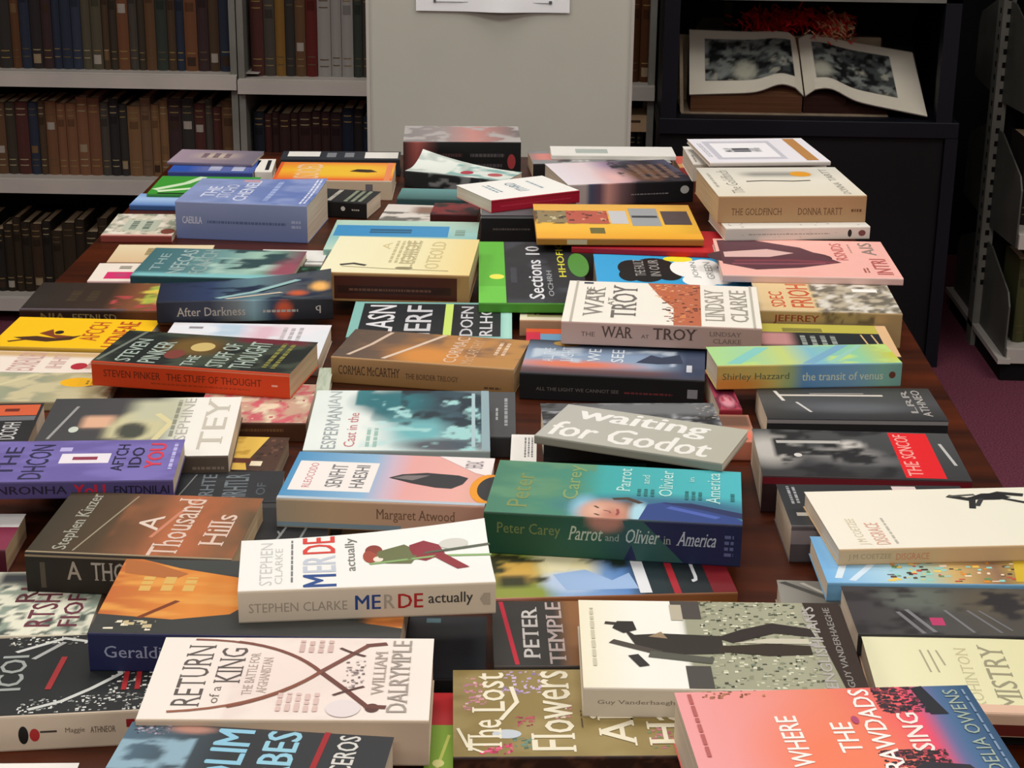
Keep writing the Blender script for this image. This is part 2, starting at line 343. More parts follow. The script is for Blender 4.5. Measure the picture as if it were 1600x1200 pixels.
# every book on the table: x, y, height above the table, turn in degrees, length, width, thickness (metres)
POSE = {
    'blue_strip': (-0.6263, 2.7920, 0.0000, 0.76, 0.1360, 0.0950, 0.0160),
    'purple_old': (-0.6373, 2.8390, 0.0160, -2.14, 0.1389, 0.1022, 0.0050),
    'barcode': (-0.4889, 2.8034, 0.0000, 4.73, 0.0275, 0.0950, 0.0160),
    'dark_labels': (-0.4542, 2.8476, 0.0000, 3.37, 0.1935, 0.0600, 0.0280),
    'green_leaf': (-0.6281, 2.6483, 0.0080, 1.17, 0.1565, 0.1246, 0.0050),
    'sky_blue': (-0.6429, 2.5961, 0.0000, -0.37, 0.1754, 0.0757, 0.0080),
    'floral_beige': (-0.6384, 2.4054, 0.0000, 2.42, 0.0987, 0.1269, 0.0100),
    'blue_thick': (-0.5381, 2.4341, 0.0000, -4.05, 0.1873, 0.1480, 0.0540),
    'black_vert': (-0.4471, 2.5941, 0.0000, -9.75, 0.1656, 0.0800, 0.0240),
    'orange_sun': (-0.4412, 2.6795, 0.0000, 2.23, 0.1830, 0.1300, 0.0310),
    'grey_mag': (-0.2646, 2.5311, 0.0000, -3.18, 0.1449, 0.1050, 0.0070),
    'teal_under': (-0.2476, 2.6527, 0.0000, -1.41, 0.1216, 0.0700, 0.0120),
    'thriller': (-0.2551, 2.8535, 0.0000, 3.71, 0.1903, 0.1340, 0.0580),
    'white_teal': (-0.2471, 2.7826, 0.0000, -20.36, 0.1729, 0.0700, 0.0260),
    'dark_red_low': (-0.1869, 2.5145, 0.0070, -2.03, 0.0685, 0.0700, 0.0160),
    'black_box': (-0.1090, 2.4248, 0.0000, 3.17, 0.1361, 0.0919, 0.0440),
    'white_redspine': (-0.0956, 2.4383, 0.0440, 30.67, 0.1432, 0.1076, 0.0180),
    'pink_grey': (-0.0448, 2.8509, 0.0000, 6.65, 0.2266, 0.1006, 0.0260),
    'white_back': (-0.0156, 2.8852, 0.0260, 2.76, 0.2037, 0.0718, 0.0080),
    'dusk': (0.0120, 2.6672, 0.0000, 14.26, 0.1991, 0.1550, 0.0340),
    'coral_bit': (0.1947, 2.8983, 0.0000, 4.77, 0.0507, 0.0900, 0.0140),
    'jeffrey': (0.2336, 1.9978, 0.0000, -0.93, 0.1647, 0.1307, 0.0420),
    'pink_braid': (0.2004, 2.1161, 0.0420, -0.24, 0.2193, 0.1771, 0.0090),
    'white_spots': (0.2165, 2.2807, 0.0510, 7.38, 0.1932, 0.1100, 0.0170),
    'filler_a': (0.2355, 2.4794, 0.0000, 6.81, 0.1802, 0.1100, 0.0340),
    'filler_b': (0.2287, 2.4718, 0.0340, 7.15, 0.1745, 0.1100, 0.0340),
    'white_low': (0.1906, 2.5532, 0.0680, 3.62, 0.1940, 0.1257, 0.0260),
    'cream_gold': (0.2078, 2.3077, 0.0680, 5.97, 0.1979, 0.1762, 0.0360),
    'frame_white': (0.2093, 2.4893, 0.1040, 7.55, 0.1740, 0.1676, 0.0060),
    'aqua_band': (-0.3166, 2.3245, 0.0000, 0.49, 0.2036, 0.1638, 0.0180),
    'cream_journey': (-0.2900, 2.0839, 0.0180, -1.47, 0.1823, 0.1739, 0.0360),
    'map_cream': (-0.5961, 2.2666, 0.0000, 2.92, 0.1299, 0.0921, 0.0100),
    'white_pinkbox': (-0.5996, 2.1800, 0.0000, 3.33, 0.1497, 0.0858, 0.0090),
    'teal_horror': (-0.5408, 2.1665, 0.0100, -1.15, 0.2029, 0.1386, 0.0110),
    'white_flat': (-0.4016, 2.2777, 0.0000, 0.04, 0.0891, 0.0700, 0.0100),
    'green_scrap': (-0.3403, 2.1903, 0.0000, 4.06, 0.0365, 0.0600, 0.0140),
    'brown_garden': (-0.6394, 2.0203, 0.0000, 2.10, 0.2089, 0.1189, 0.0180),
    'darkness': (-0.4650, 1.9774, 0.0180, 8.39, 0.2036, 0.0800, 0.0260),
    'green_ten': (-0.0938, 2.0329, 0.0220, 2.69, 0.1321, 0.2867, 0.0120),
    'filler_c': (-0.0808, 2.1253, 0.0000, 4.00, 0.1124, 0.1200, 0.0220),
    'cloud_blue': (0.0487, 2.0933, 0.0000, 1.34, 0.1902, 0.1735, 0.0340),
    'red_thin': (0.0161, 2.2699, 0.0340, -4.12, 0.2446, 0.1100, 0.0080),
    'yellow_photo': (-0.0292, 2.2686, 0.0440, 2.65, 0.2184, 0.1928, 0.0090),
    'olive_frame': (-0.0446, 2.0135, 0.0000, 0.33, 0.0849, 0.0988, 0.0200),
    'troy': (0.0040, 1.8814, 0.0340, -3.33, 0.2190, 0.1654, 0.0260),
    'red_orange': (-0.0347, 1.9105, 0.0000, 1.17, 0.1638, 0.0888, 0.0140),
    'light_novel': (-0.0390, 1.7927, 0.0000, -4.37, 0.1946, 0.1166, 0.0300),
    'yellow_black': (0.2268, 1.8776, 0.0000, -0.37, 0.1506, 0.1157, 0.0280),
    'white_pastel': (-0.4439, 1.8513, 0.0000, 0.44, 0.1832, 0.1256, 0.0200),
    'yellow_dance': (-0.6371, 1.8933, 0.0000, -1.36, 0.1678, 0.1128, 0.0140),
    'cream_script': (-0.6501, 1.8191, 0.0000, -0.75, 0.1490, 0.0716, 0.0100),
    'green_sticker': (-0.6437, 1.7188, 0.0000, 3.36, 0.1784, 0.0932, 0.0100),
    'thought': (-0.4833, 1.7512, 0.0200, -8.01, 0.2131, 0.1091, 0.0270),
    'world_teal': (-0.2395, 1.9269, 0.0000, 1.79, 0.1884, 0.1425, 0.0220),
    'pale_green': (-0.2534, 1.7587, 0.0000, 3.59, 0.0147, 0.0950, 0.0100),
    'border': (-0.2442, 1.8333, 0.0000, -8.76, 0.2012, 0.1019, 0.0300),
    'pink_floral': (-0.3584, 1.6478, 0.0000, 2.26, 0.1120, 0.1172, 0.0200),
    'orange_band': (-0.6389, 1.5612, 0.0000, 7.20, 0.1375, 0.1124, 0.0220),
    'josephine': (-0.4767, 1.4884, 0.0200, 5.34, 0.1813, 0.1599, 0.0220),
    'yellow_dark': (-0.3353, 1.5311, 0.0000, -0.42, 0.0773, 0.0868, 0.0180),
    'grey_strip': (-0.1409, 1.6186, 0.0000, 1.91, 0.1028, 0.1304, 0.0220),
    'esperance': (-0.2309, 1.5228, 0.0220, 2.91, 0.1718, 0.1661, 0.0200),
    'filler_e': (-0.0043, 1.5816, 0.0000, 3.43, 0.1519, 0.0600, 0.0270),
    'tweed': (-0.0105, 1.5452, 0.0270, 3.84, 0.1657, 0.0661, 0.0340),
    'maroon_bit': (0.1651, 1.7068, 0.0000, 3.55, 0.0234, 0.1200, 0.0240),
    'coral_slim': (0.1596, 1.6274, 0.0000, 1.17, 0.0361, 0.0756, 0.0200),
    'black_photo': (0.2096, 1.6733, 0.0000, 1.28, 0.1796, 0.0962, 0.0280),
    'transit': (0.1655, 1.7556, 0.0280, 6.76, 0.1950, 0.0640, 0.0260),
    'red_label': (0.1872, 1.5013, 0.0000, -0.76, 0.1869, 0.1204, 0.0360),
    'black_stack': (0.2007, 1.3944, 0.0000, 1.88, 0.1640, 0.0920, 0.0340),
    'collage': (0.2159, 1.2837, 0.0180, 1.64, 0.1743, 0.0897, 0.0160),
    'disgrace': (0.2288, 1.3161, 0.0340, 6.36, 0.1952, 0.1207, 0.0140),
    'grey_letters': (-0.3430, 1.4312, 0.0000, 4.87, 0.1037, 0.0720, 0.0260),
    'black_script': (-0.2464, 1.3430, 0.0000, 4.42, 0.0598, 0.0880, 0.0280),
    'purple_you': (-0.5031, 1.3897, 0.0420, 5.43, 0.1791, 0.0972, 0.0160),
    'hull': (-0.2328, 1.3808, 0.0280, -2.39, 0.1754, 0.1094, 0.0260),
    'pale_slim': (-0.1807, 1.3813, 0.0000, 3.19, 0.1109, 0.0600, 0.0100),
    'maroon_white': (-0.5379, 1.3297, 0.0000, 3.31, 0.0877, 0.0755, 0.0220),
    'hills': (-0.4152, 1.2752, 0.0140, -2.26, 0.1646, 0.1261, 0.0340),
    'garden_dress': (-0.0444, 1.2618, 0.0000, 6.49, 0.1919, 0.1350, 0.0240),
    'teal_slim': (-0.0058, 1.5581, 0.0000, 1.37, 0.0915, 0.0350, 0.0220),
    'card_white': (-0.0411, 1.5364, 0.0000, 0.61, 0.0242, 0.0714, 0.0300),
    'parrot': (-0.0571, 1.3467, 0.0240, -4.50, 0.2099, 0.1161, 0.0370),
    'godot': (-0.0189, 1.5036, 0.0610, -19.95, 0.1740, 0.0905, 0.0080),
    'temple': (-0.0407, 1.1555, 0.0000, 3.24, 0.1707, 0.1067, 0.0220),
    'lime_red': (-0.0813, 1.0092, 0.0000, 2.23, 0.0788, 0.1198, 0.0140),
    'lost_flowers': (-0.0614, 1.0086, 0.0140, 3.53, 0.1611, 0.1179, 0.0200),
    'vander': (0.0224, 1.0648, 0.0340, 1.24, 0.1916, 0.1332, 0.0220),
    'grey_photo': (0.1799, 1.2737, 0.0000, -1.50, 0.0989, 0.0477, 0.0180),
    'pink_mark': (0.2260, 1.1935, 0.0180, 0.95, 0.1447, 0.0812, 0.0180),
    'filler_f': (0.2392, 1.0992, 0.0000, 0.93, 0.1277, 0.0800, 0.0160),
    'mistry': (0.2259, 1.0854, 0.0160, -1.36, 0.1465, 0.1119, 0.0180),
    'crawdads': (0.0937, 0.9167, 0.0340, 5.92, 0.1949, 0.1238, 0.0340),
    'white_maroon': (-0.4756, 1.1941, 0.0000, 4.59, 0.1258, 0.1133, 0.0140),
    'black_blue': (-0.1797, 1.1467, 0.0000, 1.79, 0.1328, 0.1003, 0.0140),
    'giraffe': (-0.3263, 1.1243, 0.0270, 0.71, 0.2205, 0.1244, 0.0300),
    'merde': (-0.2226, 1.1444, 0.0570, 8.04, 0.1840, 0.0886, 0.0250),
    'branches': (-0.4538, 1.0443, 0.0000, 8.80, 0.1862, 0.1169, 0.0270),
    'return_king': (-0.2637, 1.0013, 0.0270, 2.36, 0.1869, 0.1141, 0.0330),
    'white_corner': (-0.4317, 0.9290, 0.0000, 3.66, 0.1258, 0.0998, 0.0060),
    'filler_d': (-0.2727, 0.9133, 0.0000, 0.34, 0.1607, 0.0800, 0.0300),
    'letters_blue': (-0.2735, 0.9054, 0.0300, -3.70, 0.1695, 0.1008, 0.0260),
}
W_ = '#ebe8e0'; K = '#1d1d20'
# per book: (object name, label, design); many pale spines have shade mixed into their colour
D = {}
def B(key, label, c, f=(), s=None, so=(), name='paperback_book', **kw):
    D[key] = (name, label, dict(c=c, f=list(f), s=s or c, so=list(so), **kw))

# ---- far end, left
B('blue_strip', 'bright blue paperback under the mauve one at the far left corner', '#2c55b0', [('bx', .3, 0, 1, .5, '#5d6ba8', .2), ('d', .4, .1, .95, .45, 2, '#c4c8e0')], s='#3c4d90')
B('purple_old', 'faded mauve paperback at the far left corner of the table', '#8c7f94', [('bx', .25, .35, .75, .8, '#cdbcae', .3), ('d', .3, .4, .7, .75, 3, '#6d5868'), ('gs', [(0, '#a794a4'), (1, '#77707e')]), ('bx', .3, .35, .7, .75, '#c8b6a8', .3)], s='#6c6478')
B('barcode', 'small white book with a black stripe beside the orange paperback', '#efece4', [('r', .55, .1, .78, .9, '#25252a')], s='#e6e2da')
B('dark_labels', 'dark paperback with a white band, right behind the orange paperback', '#30343c', [('r', .05, .3, .32, .95, '#e8e6e0'), ('r', .7, .1, .98, .9, '#e8e6e0'), ('d', .35, .2, .65, .8, 2, '#8f9298')], s='#282b32', so=[('d', .1, .3, .8, .7, 1, '#8f9298')])
B('green_leaf', 'bright green paperback with white scrawl near the far left corner', '#3f9a35', [('l', [(.05, .25), (.3, .6), (.42, .95)], .12, '#cfe8c0'), ('l', [(.1, .15), (.45, .35)], .1, '#d8edc8'), ('e', .62, .3, .16, .16, '#d0703a'), ('r', .1, 0, 1, .06, '#1c2a1c')], s='#2f7a2a')
B('sky_blue', 'thin sky blue paperback under the green one at the table edge', '#7fa4d8', [('gt', [(0, '#5b83bf'), (.5, '#a3c2ea'), (1, '#7fa4d8')]), ('bx', .5, .2, 1, .7, '#41669c', .3)], s='#3c5f98')
B('floral_beige', 'small beige floral paperback beside the thick blue one', '#cfc7b4', [('n', '#8d9484', 9, 7, .52, .1, 3, (0, 0, 1, 1)), ('r', .22, .22, .72, .72, '#b9c0ae'), ('n', '#e4ded0', 8, 8, .6, .1, 4, (0, 0, 1, 1)), ('d', .28, .28, .66, .66, 2, '#6f7d70'), ('e', .9, .2, .1, .12, '#7a4438'), ('r', 0, 0, 1, .06, '#d9a9a0')], s='#8a4038')
B('blue_thick', 'very thick slate blue paperback with pages to the right', '#6c80b4', [('gs', [(0, '#8794bd'), (.35, '#7688b8'), (1, '#5d74b4')]), ('n', '#8b9ac8', 6, 5, .55, .3, 5, (0, 0, 1, 1)), ('d', .3, .88, .55, .96, 1, '#c79aa0'), ('T', 'THE', .14, .22, .24, .66, '#d6dbee', .02), ('Q', .4, .1, .5, .92, 6, '#d6dbee'), ('Q', .26, .2, .36, .75, 5, '#c6cde6'), ('d', .62, .1, .7, .9, 1, '#9fb0dd'), ('d', .92, .05, .98, .97, 2, '#dde2f4')], s='#7583ae',
  so=[('gt', [(0, '#6c7cae'), (.5, '#7b89b2'), (1, '#8a97c0')]), ('Q', .05, .42, .2, .62, 8, '#d0d5e6'), ('d', .24, .42, .84, .55, 1, '#56648f'), ('d', .88, .35, .95, .62, 2, '#a6b0d0')], curl=(0, .006))
B('black_vert', 'black paperback with grey lettering behind the thick blue one', '#26282a', [('d', .6, .05, .68, .95, 1, '#b9b6ab'), ('d', .76, .05, .95, .95, 3, '#8f9a84'), ('e', .45, .6, .09, .2, '#cfcac0')], s='#141416', so=[('e', .78, .6, .02, .16, '#dcdad2'), ('d', .86, .45, .93, .65, 1, '#b8b5aa')])
B('orange_sun', 'orange and yellow paperback with a small boat silhouette', '#e8763a', [('b', .5, .45, .42, .4, '#f0c030', .3), ('b', .75, .5, .28, .25, '#f4d540', .3), ('r', 0, 0, .03, 1, '#e06030'), ('gt', [(0, '#e0502c'), (.15, '#ea8030'), (.55, '#f2b830'), (1, '#ec8038')]), ('bx', .25, .2, .88, .85, '#f2c238', .25), ('Q', .16, .1, .38, .9, 7, '#f0c8a0'), ('p', [(.62, .5), (.68, .62), (.8, .6), (.86, .48), (.78, .44), (.7, .46)], '#3a2a20'), ('r', .93, 0, .98, 1, '#e88a5a')], s='#cdbba2', so=[('r', .78, .25, .84, .85, '#6e6a70'), ('d', .1, .4, .7, .6, 1, '#9a8a78')])
B('grey_mag', 'thin brown and white paperback lying flat in front of the orange one', '#d9d3cb', [('bx', .3, .5, .8, .9, '#8d6f60', .12), ('n', '#6f6d68', 8, 6, .5, .15, 8, (0, 0, 1, .55)), ('r', .55, .45, .9, .62, '#ece8e4'), ('e', .62, .75, .05, .12, '#4a4a4c')], name='paperback_book')
B('teal_under', 'teal paperback mostly hidden behind the white one with red spine', '#4d7f82', [('gt', [(0, '#37605f'), (1, '#6a9a9a')])], s='#2f4f50')
B('thriller', 'very thick black paperback with blurred red lettering on the spine, highest at the far end', '#7f7b7c', [('bx', .45, .1, .85, .8, '#cf7d76', .2), ('gs', [(0, '#8a8686'), (.35, '#9a8f8e'), (.6, '#c98b84'), (1, '#6f6b6b')]), ('n', '#b3aeac', 9, 5, .55, .1, 11, (0, 0, 1, 1))], s='#141416',
  so=[('gs', [(0, '#2a1c1c'), (.12, '#a35550'), (.22, '#5d3533'), (.3, '#151416'), (1, '#131315')]), ('d', .3, .55, .5, .72, 1, '#4e3432'), ('d', .57, .55, .86, .72, 1, '#565253'), ('d', .3, .25, .53, .4, 1, '#4b4648'), ('d', .6, .25, .84, .42, 1, '#4b4648'), ('e', .92, .45, .035, .22, '#a03a3c')])
B('white_teal', 'white and teal paperback with its cover curling, in front of the thick black one', '#dfe6df', [('n', '#8ab5b0', 6, 5, .5, .15, 12, (.4, 0, 1, 1)), ('p', [(0, 0), (.3, .1), (.6, .0)], '#8d9490'), ('e', .55, .4, .06, .16, '#b2384a'), ('e', .82, .45, .07, .16, '#b85a5e'), ('n', '#b9c4bd', 5, 5, .55, .1, 13, (0, 0, .5, 1))], s='#232527', so=[('n', '#7d7f80', 10, 3, .55, .15, 14, (.25, 0, 1, 1))], curl=(.022, 0))
B('dark_red_low', 'small dark red paperback under the white one with the red spine', '#7d2a2c', [('n', '#30201f', 5, 4, .5, .2, 15, (0, 0, 1, 1))], s='#4a1a1c')
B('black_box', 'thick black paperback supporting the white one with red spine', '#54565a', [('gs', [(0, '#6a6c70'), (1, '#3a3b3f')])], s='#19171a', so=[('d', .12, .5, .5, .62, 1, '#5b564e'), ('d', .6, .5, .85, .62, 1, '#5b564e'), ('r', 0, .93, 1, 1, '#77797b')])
B('white_redspine', 'white paperback turned at an angle with a crimson spine', '#efeee9', [('d', .2, .35, .3, .8, 2, '#7d98a6'), ('Q', .45, .3, .56, .8, 5, '#5d7d90'), ('d', .7, .3, .76, .8, 1, '#8ba3ae')], s='#a5122f', so=[('d', .1, .35, .9, .6, 1, '#c0304a'), ('r', 0, .86, 1, 1, '#8a0f26')])
B('pink_grey', 'long grey and pink paperback at the far end behind the dusk coloured one', '#8b8c8e', [('n', '#c7c4c1', 10, 4, .52, .12, 16, (.2, 0, 1, 1)), ('bx', .02, .3, .3, .8, '#d98a82', .1), ('n', '#4a4a4e', 8, 5, .6, .08, 17, (.2, 0, 1, 1))], s='#1f1e20')
B('white_back', 'thin white paperback lying across the far edge of the long grey one', '#eceae4', [('d', .1, .2, .6, .7, 1, '#a9b5ae')], s='#e2e0d8')
B('dusk', 'paperback with a pale pink and dusky violet sky cover and black spine', '#8d7f96', [('gs', [(0, '#e6dfe6'), (.3, '#e2d0d4'), (.45, '#a58ba5'), (.62, '#4a4656'), (.8, '#332f38'), (1, '#55556a')]), ('b', .7, .35, .2, .35, '#6b4a34', .5), ('b', .42, .25, .1, .3, '#e7b8b4', .8), ('n', '#2c2a33', 7, 7, .6, .1, 18, (.5, 0, 1, 1)), ('l', [(.52, .98), (.66, .3)], .02, '#2a2530'), ('d', .62, .1, .95, .8, 4, '#7c6358')], s='#1b1b1e',
  so=[('gs', [(0, '#b7aaa8'), (.14, '#b9aaa8'), (.17, '#48526c'), (.25, '#66505f'), (.32, '#d39a90'), (.42, '#7d5f62'), (.55, '#242126'), (1, '#161619')]), ('d', .5, .4, .8, .5, 1, '#8f8c8a'), ('e', .93, .6, .035, .2, '#c9c9c6')])
B('coral_bit', 'small coral paperback just left of the framed white one', '#d96a5c', [('r', 0, 0, 1, .3, '#e0a46a')], s='#b04a44')
# ---- far end, right
B('jeffrey', 'thick paperback with orange red lettering and a grainy grey photograph, under the pink one', '#b8ae98', [('bx', 0, 0, .45, 1, '#dcc293', .1), ('n', '#6f695c', 14, 10, .5, .15, 20, (.42, 0, 1, 1)), ('n', '#d9d4c8', 12, 8, .6, .12, 21, (.45, 0, 1, 1)), ('Q', .1, .12, .2, .62, 4, '#c75a38'), ('Q', .24, .12, .4, .95, 6, '#c75a38'), ('r', .72, .66, .9, .76, '#f0efe8')], s='#b3986a', so=[('H', 'JEFFREY', .1, .66, .42, .92, '#8f3a28', .03), ('bx', .45, .6, .8, 1, '#a08c66', .1), ('n', '#6a5b45', 12, 4, .6, .1, 22, (.45, .5, .8, 1))])
B('pink_braid', 'wide thin pink book with a dark plait of hair across the cover', '#eeb0a6', [('e', .3, .5, .36, .22, '#4c3038'), ('p', [(.02, .95), (.2, 1), (.5, .78), (.7, .38), (.45, .22), (.2, .15), (.02, .3)], '#5a3540'), ('p', [(.04, .62), (.3, .72), (.45, .62), (.3, .5), (.04, .48)], '#d9b4ae'), ('n', '#eeb4aa', 4, 4, .3, .2, 1, (0, 0, 1, 1)), ('l', [(.1, .38), (.4, .42), (.66, .38)], .05, '#7c3c48'), ('l', [(.08, .3), (.4, .32), (.6, .35)], .04, '#8b4a58'), ('Q', .68, .45, .75, .92, 5, '#c0625e'), ('d', .78, .65, .8, .9, 1, '#b98a80'), ('Q', .85, .6, .93, .95, 3, '#8d7d74'), ('Q', .87, .08, .96, .5, 5, '#b45a56'), ('d', .8, .12, .84, .25, 2, '#a05a50')], s='#e8c4bc', name='paperback_book')
B('white_spots', 'white paperback with small dark spots along its spine, between the cream and pink ones', '#dedcd4', [('sp', (.02, .02, .98, .3), 16, .018, ['#5a5a5c', '#8c8884'], 6)], s='#dcd8ce', so=[('sp', (.02, .02, .98, .98), 12, .018, ['#55504e', '#7c7874'], 7), ('d', .16, .4, .72, .58, 1, '#a8a29a'), ('e', .86, .5, .014, .35, '#222222'), ('e', .945, .5, .025, .28, '#7a4a48')])
B('filler_a', 'dark plain paperback lowest under the cream book stack', '#1b1b1e', s='#1b1b1e')
B('filler_b', 'dark brown paperback second from the bottom under the cream book', '#241d1a', s='#241d1a')
B('white_low', 'white paperback peeking out left of the framed white one', '#e9e4dc', [('d', .02, .1, .05, .5, 1, '#9c958c')], s='#ddd6ca')
B('cream_gold', 'thick cream paperback with a tan spine and small orange disc', '#d8d4c6', [('gt', [(0, '#ddd6c4'), (.5, '#e2ddce'), (1, '#cfccc2')]), ('bx', .3, .68, .75, .82, '#8f8d86', .12), ('l', [(.28, .5), (.4, .52), (.6, .5), (.72, .52)], .03, '#4a4438'), ('e', .7, .75, .075, .09, '#dd9a2c'), ('TS', 'The Goldfinch', .12, .1, .2, .9, '#8e8a80', 0), ('d', .03, .3, .07, .8, 1, '#b0aca2'), ('TS', 'DONNA', .86, .05, .91, .45, '#8e8a80', 0), ('TS', 'TARTT', .86, .5, .91, .92, '#8e8a80', 0)], s='#b08d66',
  so=[('HS', 'THE GOLDFINCH', .09, .28, .43, .56, '#6f5136', .01), ('HS', 'DONNA TARTT', .54, .28, .84, .56, '#6f5136', .01), ('d', .9, .35, .97, .55, 1, '#6a4a32')], pg=M_PAGE_TAN)
B('frame_white', 'white paperback with a framed title panel, highest at the far right end', '#e6e4ea', [('r', .1, .12, .68, .88, '#c3c2cc'), ('r', .15, .2, .64, .8, '#eeedf0'), ('d', .24, .42, .52, .58, 1, '#5e606a'), ('Q', .22, .42, .54, .58, 8, '#3c3e46'), ('r', .82, .05, .92, .97, '#b8854e'), ('d', .04, .2, .08, .8, 2, '#a9a9b8')], s='#cfc8c2')
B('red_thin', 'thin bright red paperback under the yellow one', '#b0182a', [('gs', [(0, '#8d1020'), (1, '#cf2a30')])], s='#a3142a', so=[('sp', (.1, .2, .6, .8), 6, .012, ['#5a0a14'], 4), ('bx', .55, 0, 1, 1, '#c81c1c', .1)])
B('yellow_photo', 'large flat yellow paperback with a strip of small photographs', '#e3b04a', [('gt', [(0, '#e8a42e'), (.3, '#f0bc3e'), (1, '#e3ae52')]), ('r', .02, .45, .2, .8, '#8f7f5a'), ('r', .2, .42, .46, .8, '#b85a4a'), ('n', '#5a4a3c', 10, 6, .55, .1, 23, (0, .4, .45, .82)), ('r', .47, .42, .58, .8, '#c6c6c8'), ('r', .6, .36, .78, .88, '#9b9fa2'), ('r', .61, .6, .77, .66, '#3e4044'), ('r', .8, .4, .97, .8, '#594c4c'), ('r', .33, .14, .42, .3, '#6d6638'), ('sp', (.02, .45, .2, .78), 16, .03, ['#4a4238', '#cfc5a0', '#a07a4a'], 3), ('sp', (.2, .45, .46, .78), 20, .03, ['#8f3a34', '#d99a7a', '#5a3a30'], 9)], s='#a8742c', so=[('r', .18, 0, .3, 1, '#c9b89a')])
# ---- second row
B('aqua_band', 'pale aqua paperback with a blue band, beneath the cream journey book', '#a9cdc0', [('gt', [(0, '#b9d6c4'), (.4, '#8fc0c0'), (1, '#b7d4c2')]), ('r', .02, .45, .8, .82, '#3f8fc4'), ('d', .15, .55, .7, .7, 1, '#2a5f80'), ('d', .82, .5, .95, .7, 1, '#7f9c90')], s='#8fb8ac', pg=M_PAGE_TAN)
B('cream_journey', 'thick pale yellow paperback with a dark brown label on its spine', '#e9e2b4', [('gs', [(0, '#ece8c6'), (.6, '#e9e2b6'), (1, '#e6cf8c')]), ('T', 'A', .34, .65, .4, .85, '#cfbf8c', .01), ('d', .42, .25, .62, .9, 5, '#c3b68c'), ('Q', .5, .15, .6, .92, 7, '#b9ad86'), ('Q', .68, .15, .78, .9, 6, '#cdc08c'), ('l', [(.12, .2), (.2, .24), (.28, .2)], .04, '#3a3630'), ('l', [(.13, .16), (.45, .12), (.85, .1)], .012, '#9a8f6c'), ('e', .55, .15, .06, .03, '#8f8868')], s='#b08a58',
  so=[('r', .1, .06, .92, .92, '#4a1f12'), ('bx', .12, .6, .9, .9, '#6a3320', .1), ('r', .12, .28, .88, .56, '#30130d'), ('d', .2, .34, .75, .5, 1, '#6a4638')], pg=M_PAGE_TAN)
B('map_cream', 'small cream paperback with faint map marks near the left table edge', '#dccaa4', [('d', .3, .4, .6, .8, 2, '#8c7c50'), ('r', .45, .35, .55, .42, '#3c2f20'), ('gt', [(0, '#d6b890'), (1, '#e2d2ae')])], s='#8a6a50')
B('white_pinkbox', 'small white paperback with a hot pink block on its cover', '#e9dfd2', [('r', .12, .12, .6, .5, '#cf2f6a'), ('d', .16, .25, .36, .4, 1, '#b04a70'), ('d', .16, .66, .36, .85, 1, '#8f8a7c')], s='#d9b8b8')
B('teal_horror', 'misty teal paperback with grey diagonal lettering at the left', '#5d8486', [('gs', [(0, '#3f6a70'), (.25, '#4c767c'), (.5, '#6f9896'), (.7, '#9cc0b0'), (.85, '#6a8d80'), (1, '#7a4a58')]), ('n', '#a7c8bc', 6, 5, .56, .2, 25, (.3, 0, .9, .7)), ('n', '#30494c', 6, 5, .6, .1, 26, (.5, .3, 1, 1)), ('b', .96, .25, .12, .4, '#94505f', .4), ('T', 'THE', .08, .2, .14, .8, '#90a8a8', .01), ('Q', .2, .1, .3, .95, 6, '#9cb2b0'), ('Q', .34, .1, .44, .95, 6, '#90a6a4'), ('bx', 0, 0, 1, .12, '#7fc0c4', .08)], s='#284e56')
B('brown_garden', 'dark brown paperback with a green and yellow garden patch at its right', '#33281f', [('gs', [(0, '#2a2420'), (.45, '#38291f'), (.6, '#7a4a30'), (1, '#8a7a40')]), ('n', '#9db04a', 10, 6, .5, .15, 27, (.66, .2, 1, 1)), ('n', '#d6c050', 9, 6, .62, .1, 28, (.62, 0, 1, 1)), ('n', '#b4484a', 9, 6, .64, .1, 29, (.5, 0, .9, .5)), ('bx', .8, .6, .88, 1, '#8fb8d0', .06), ('r', 0, 0, .6, .05, '#5a5058'), ('d', .2, .3, .42, .7, 2, '#403424')], s='#2a170e',
  so=[('Q', .12, .2, .26, .85, 3, '#7d6a40'), ('Q', .3, .25, .55, .8, 7, '#8a7a52'), ('bx', .6, 0, 1, 1, '#7a4a22', .15)])
B('white_flat', 'flat white paperback between the misty teal and the cream ones', '#e2e2de', [('r', 0, .1, 1, .2, '#9a9c98')], s='#cfcdc6')
B('green_scrap', 'small dark green paperback under the front corner of the cream one', '#2f6a50', [('n', '#16241c', 6, 5, .5, .15, 90, (0, 0, 1, 1))], s='#1c2c24')
B('pale_green', 'pale green paperback glimpsed between the orange spined and tan spined ones', '#cdd8c4', [('n', '#b8c8b4', 5, 5, .5, .2, 91, (0, 0, 1, 1))], s='#b8b8a8')
B('darkness', 'dark blue paperback with streaks of light, its title After Darkness on the spine', '#2f3d55', [('gs', [(0, '#1d2338'), (.3, '#2b3b5e'), (.55, '#5a7a84'), (.75, '#4a5058'), (1, '#2c3238')]), ('l', [(.35, .12), (.55, .4), (.8, .8)], .07, '#8fb4b4'), ('l', [(.4, .08), (.7, .35)], .05, '#c9b8a4'), ('n', '#1b2740', 6, 5, .6, .12, 30, (0, 0, 1, 1)), ('b', .8, .3, .05, .12, '#c05a34', .5), ('b', .93, .55, .05, .15, '#e8b060', .4)], s='#1f2535',
  so=[('gs', [(0, '#1b2030'), (.3, '#2a2e40'), (.45, '#6b7072'), (.55, '#7ea0aa'), (.65, '#2f4258'), (.75, '#23262e'), (1, '#1b1d24')]), ('b', .72, .5, .045, .4, '#c4512c', .4), ('HS', 'After Darkness', .11, .28, .5, .72, '#b3a89c', 0), ('d', .6, .35, .8, .58, 1, '#a9a6a0'), ('H', 'q', .9, .3, .93, .7, '#b9b5b0', .02)], curl=(0, .014))
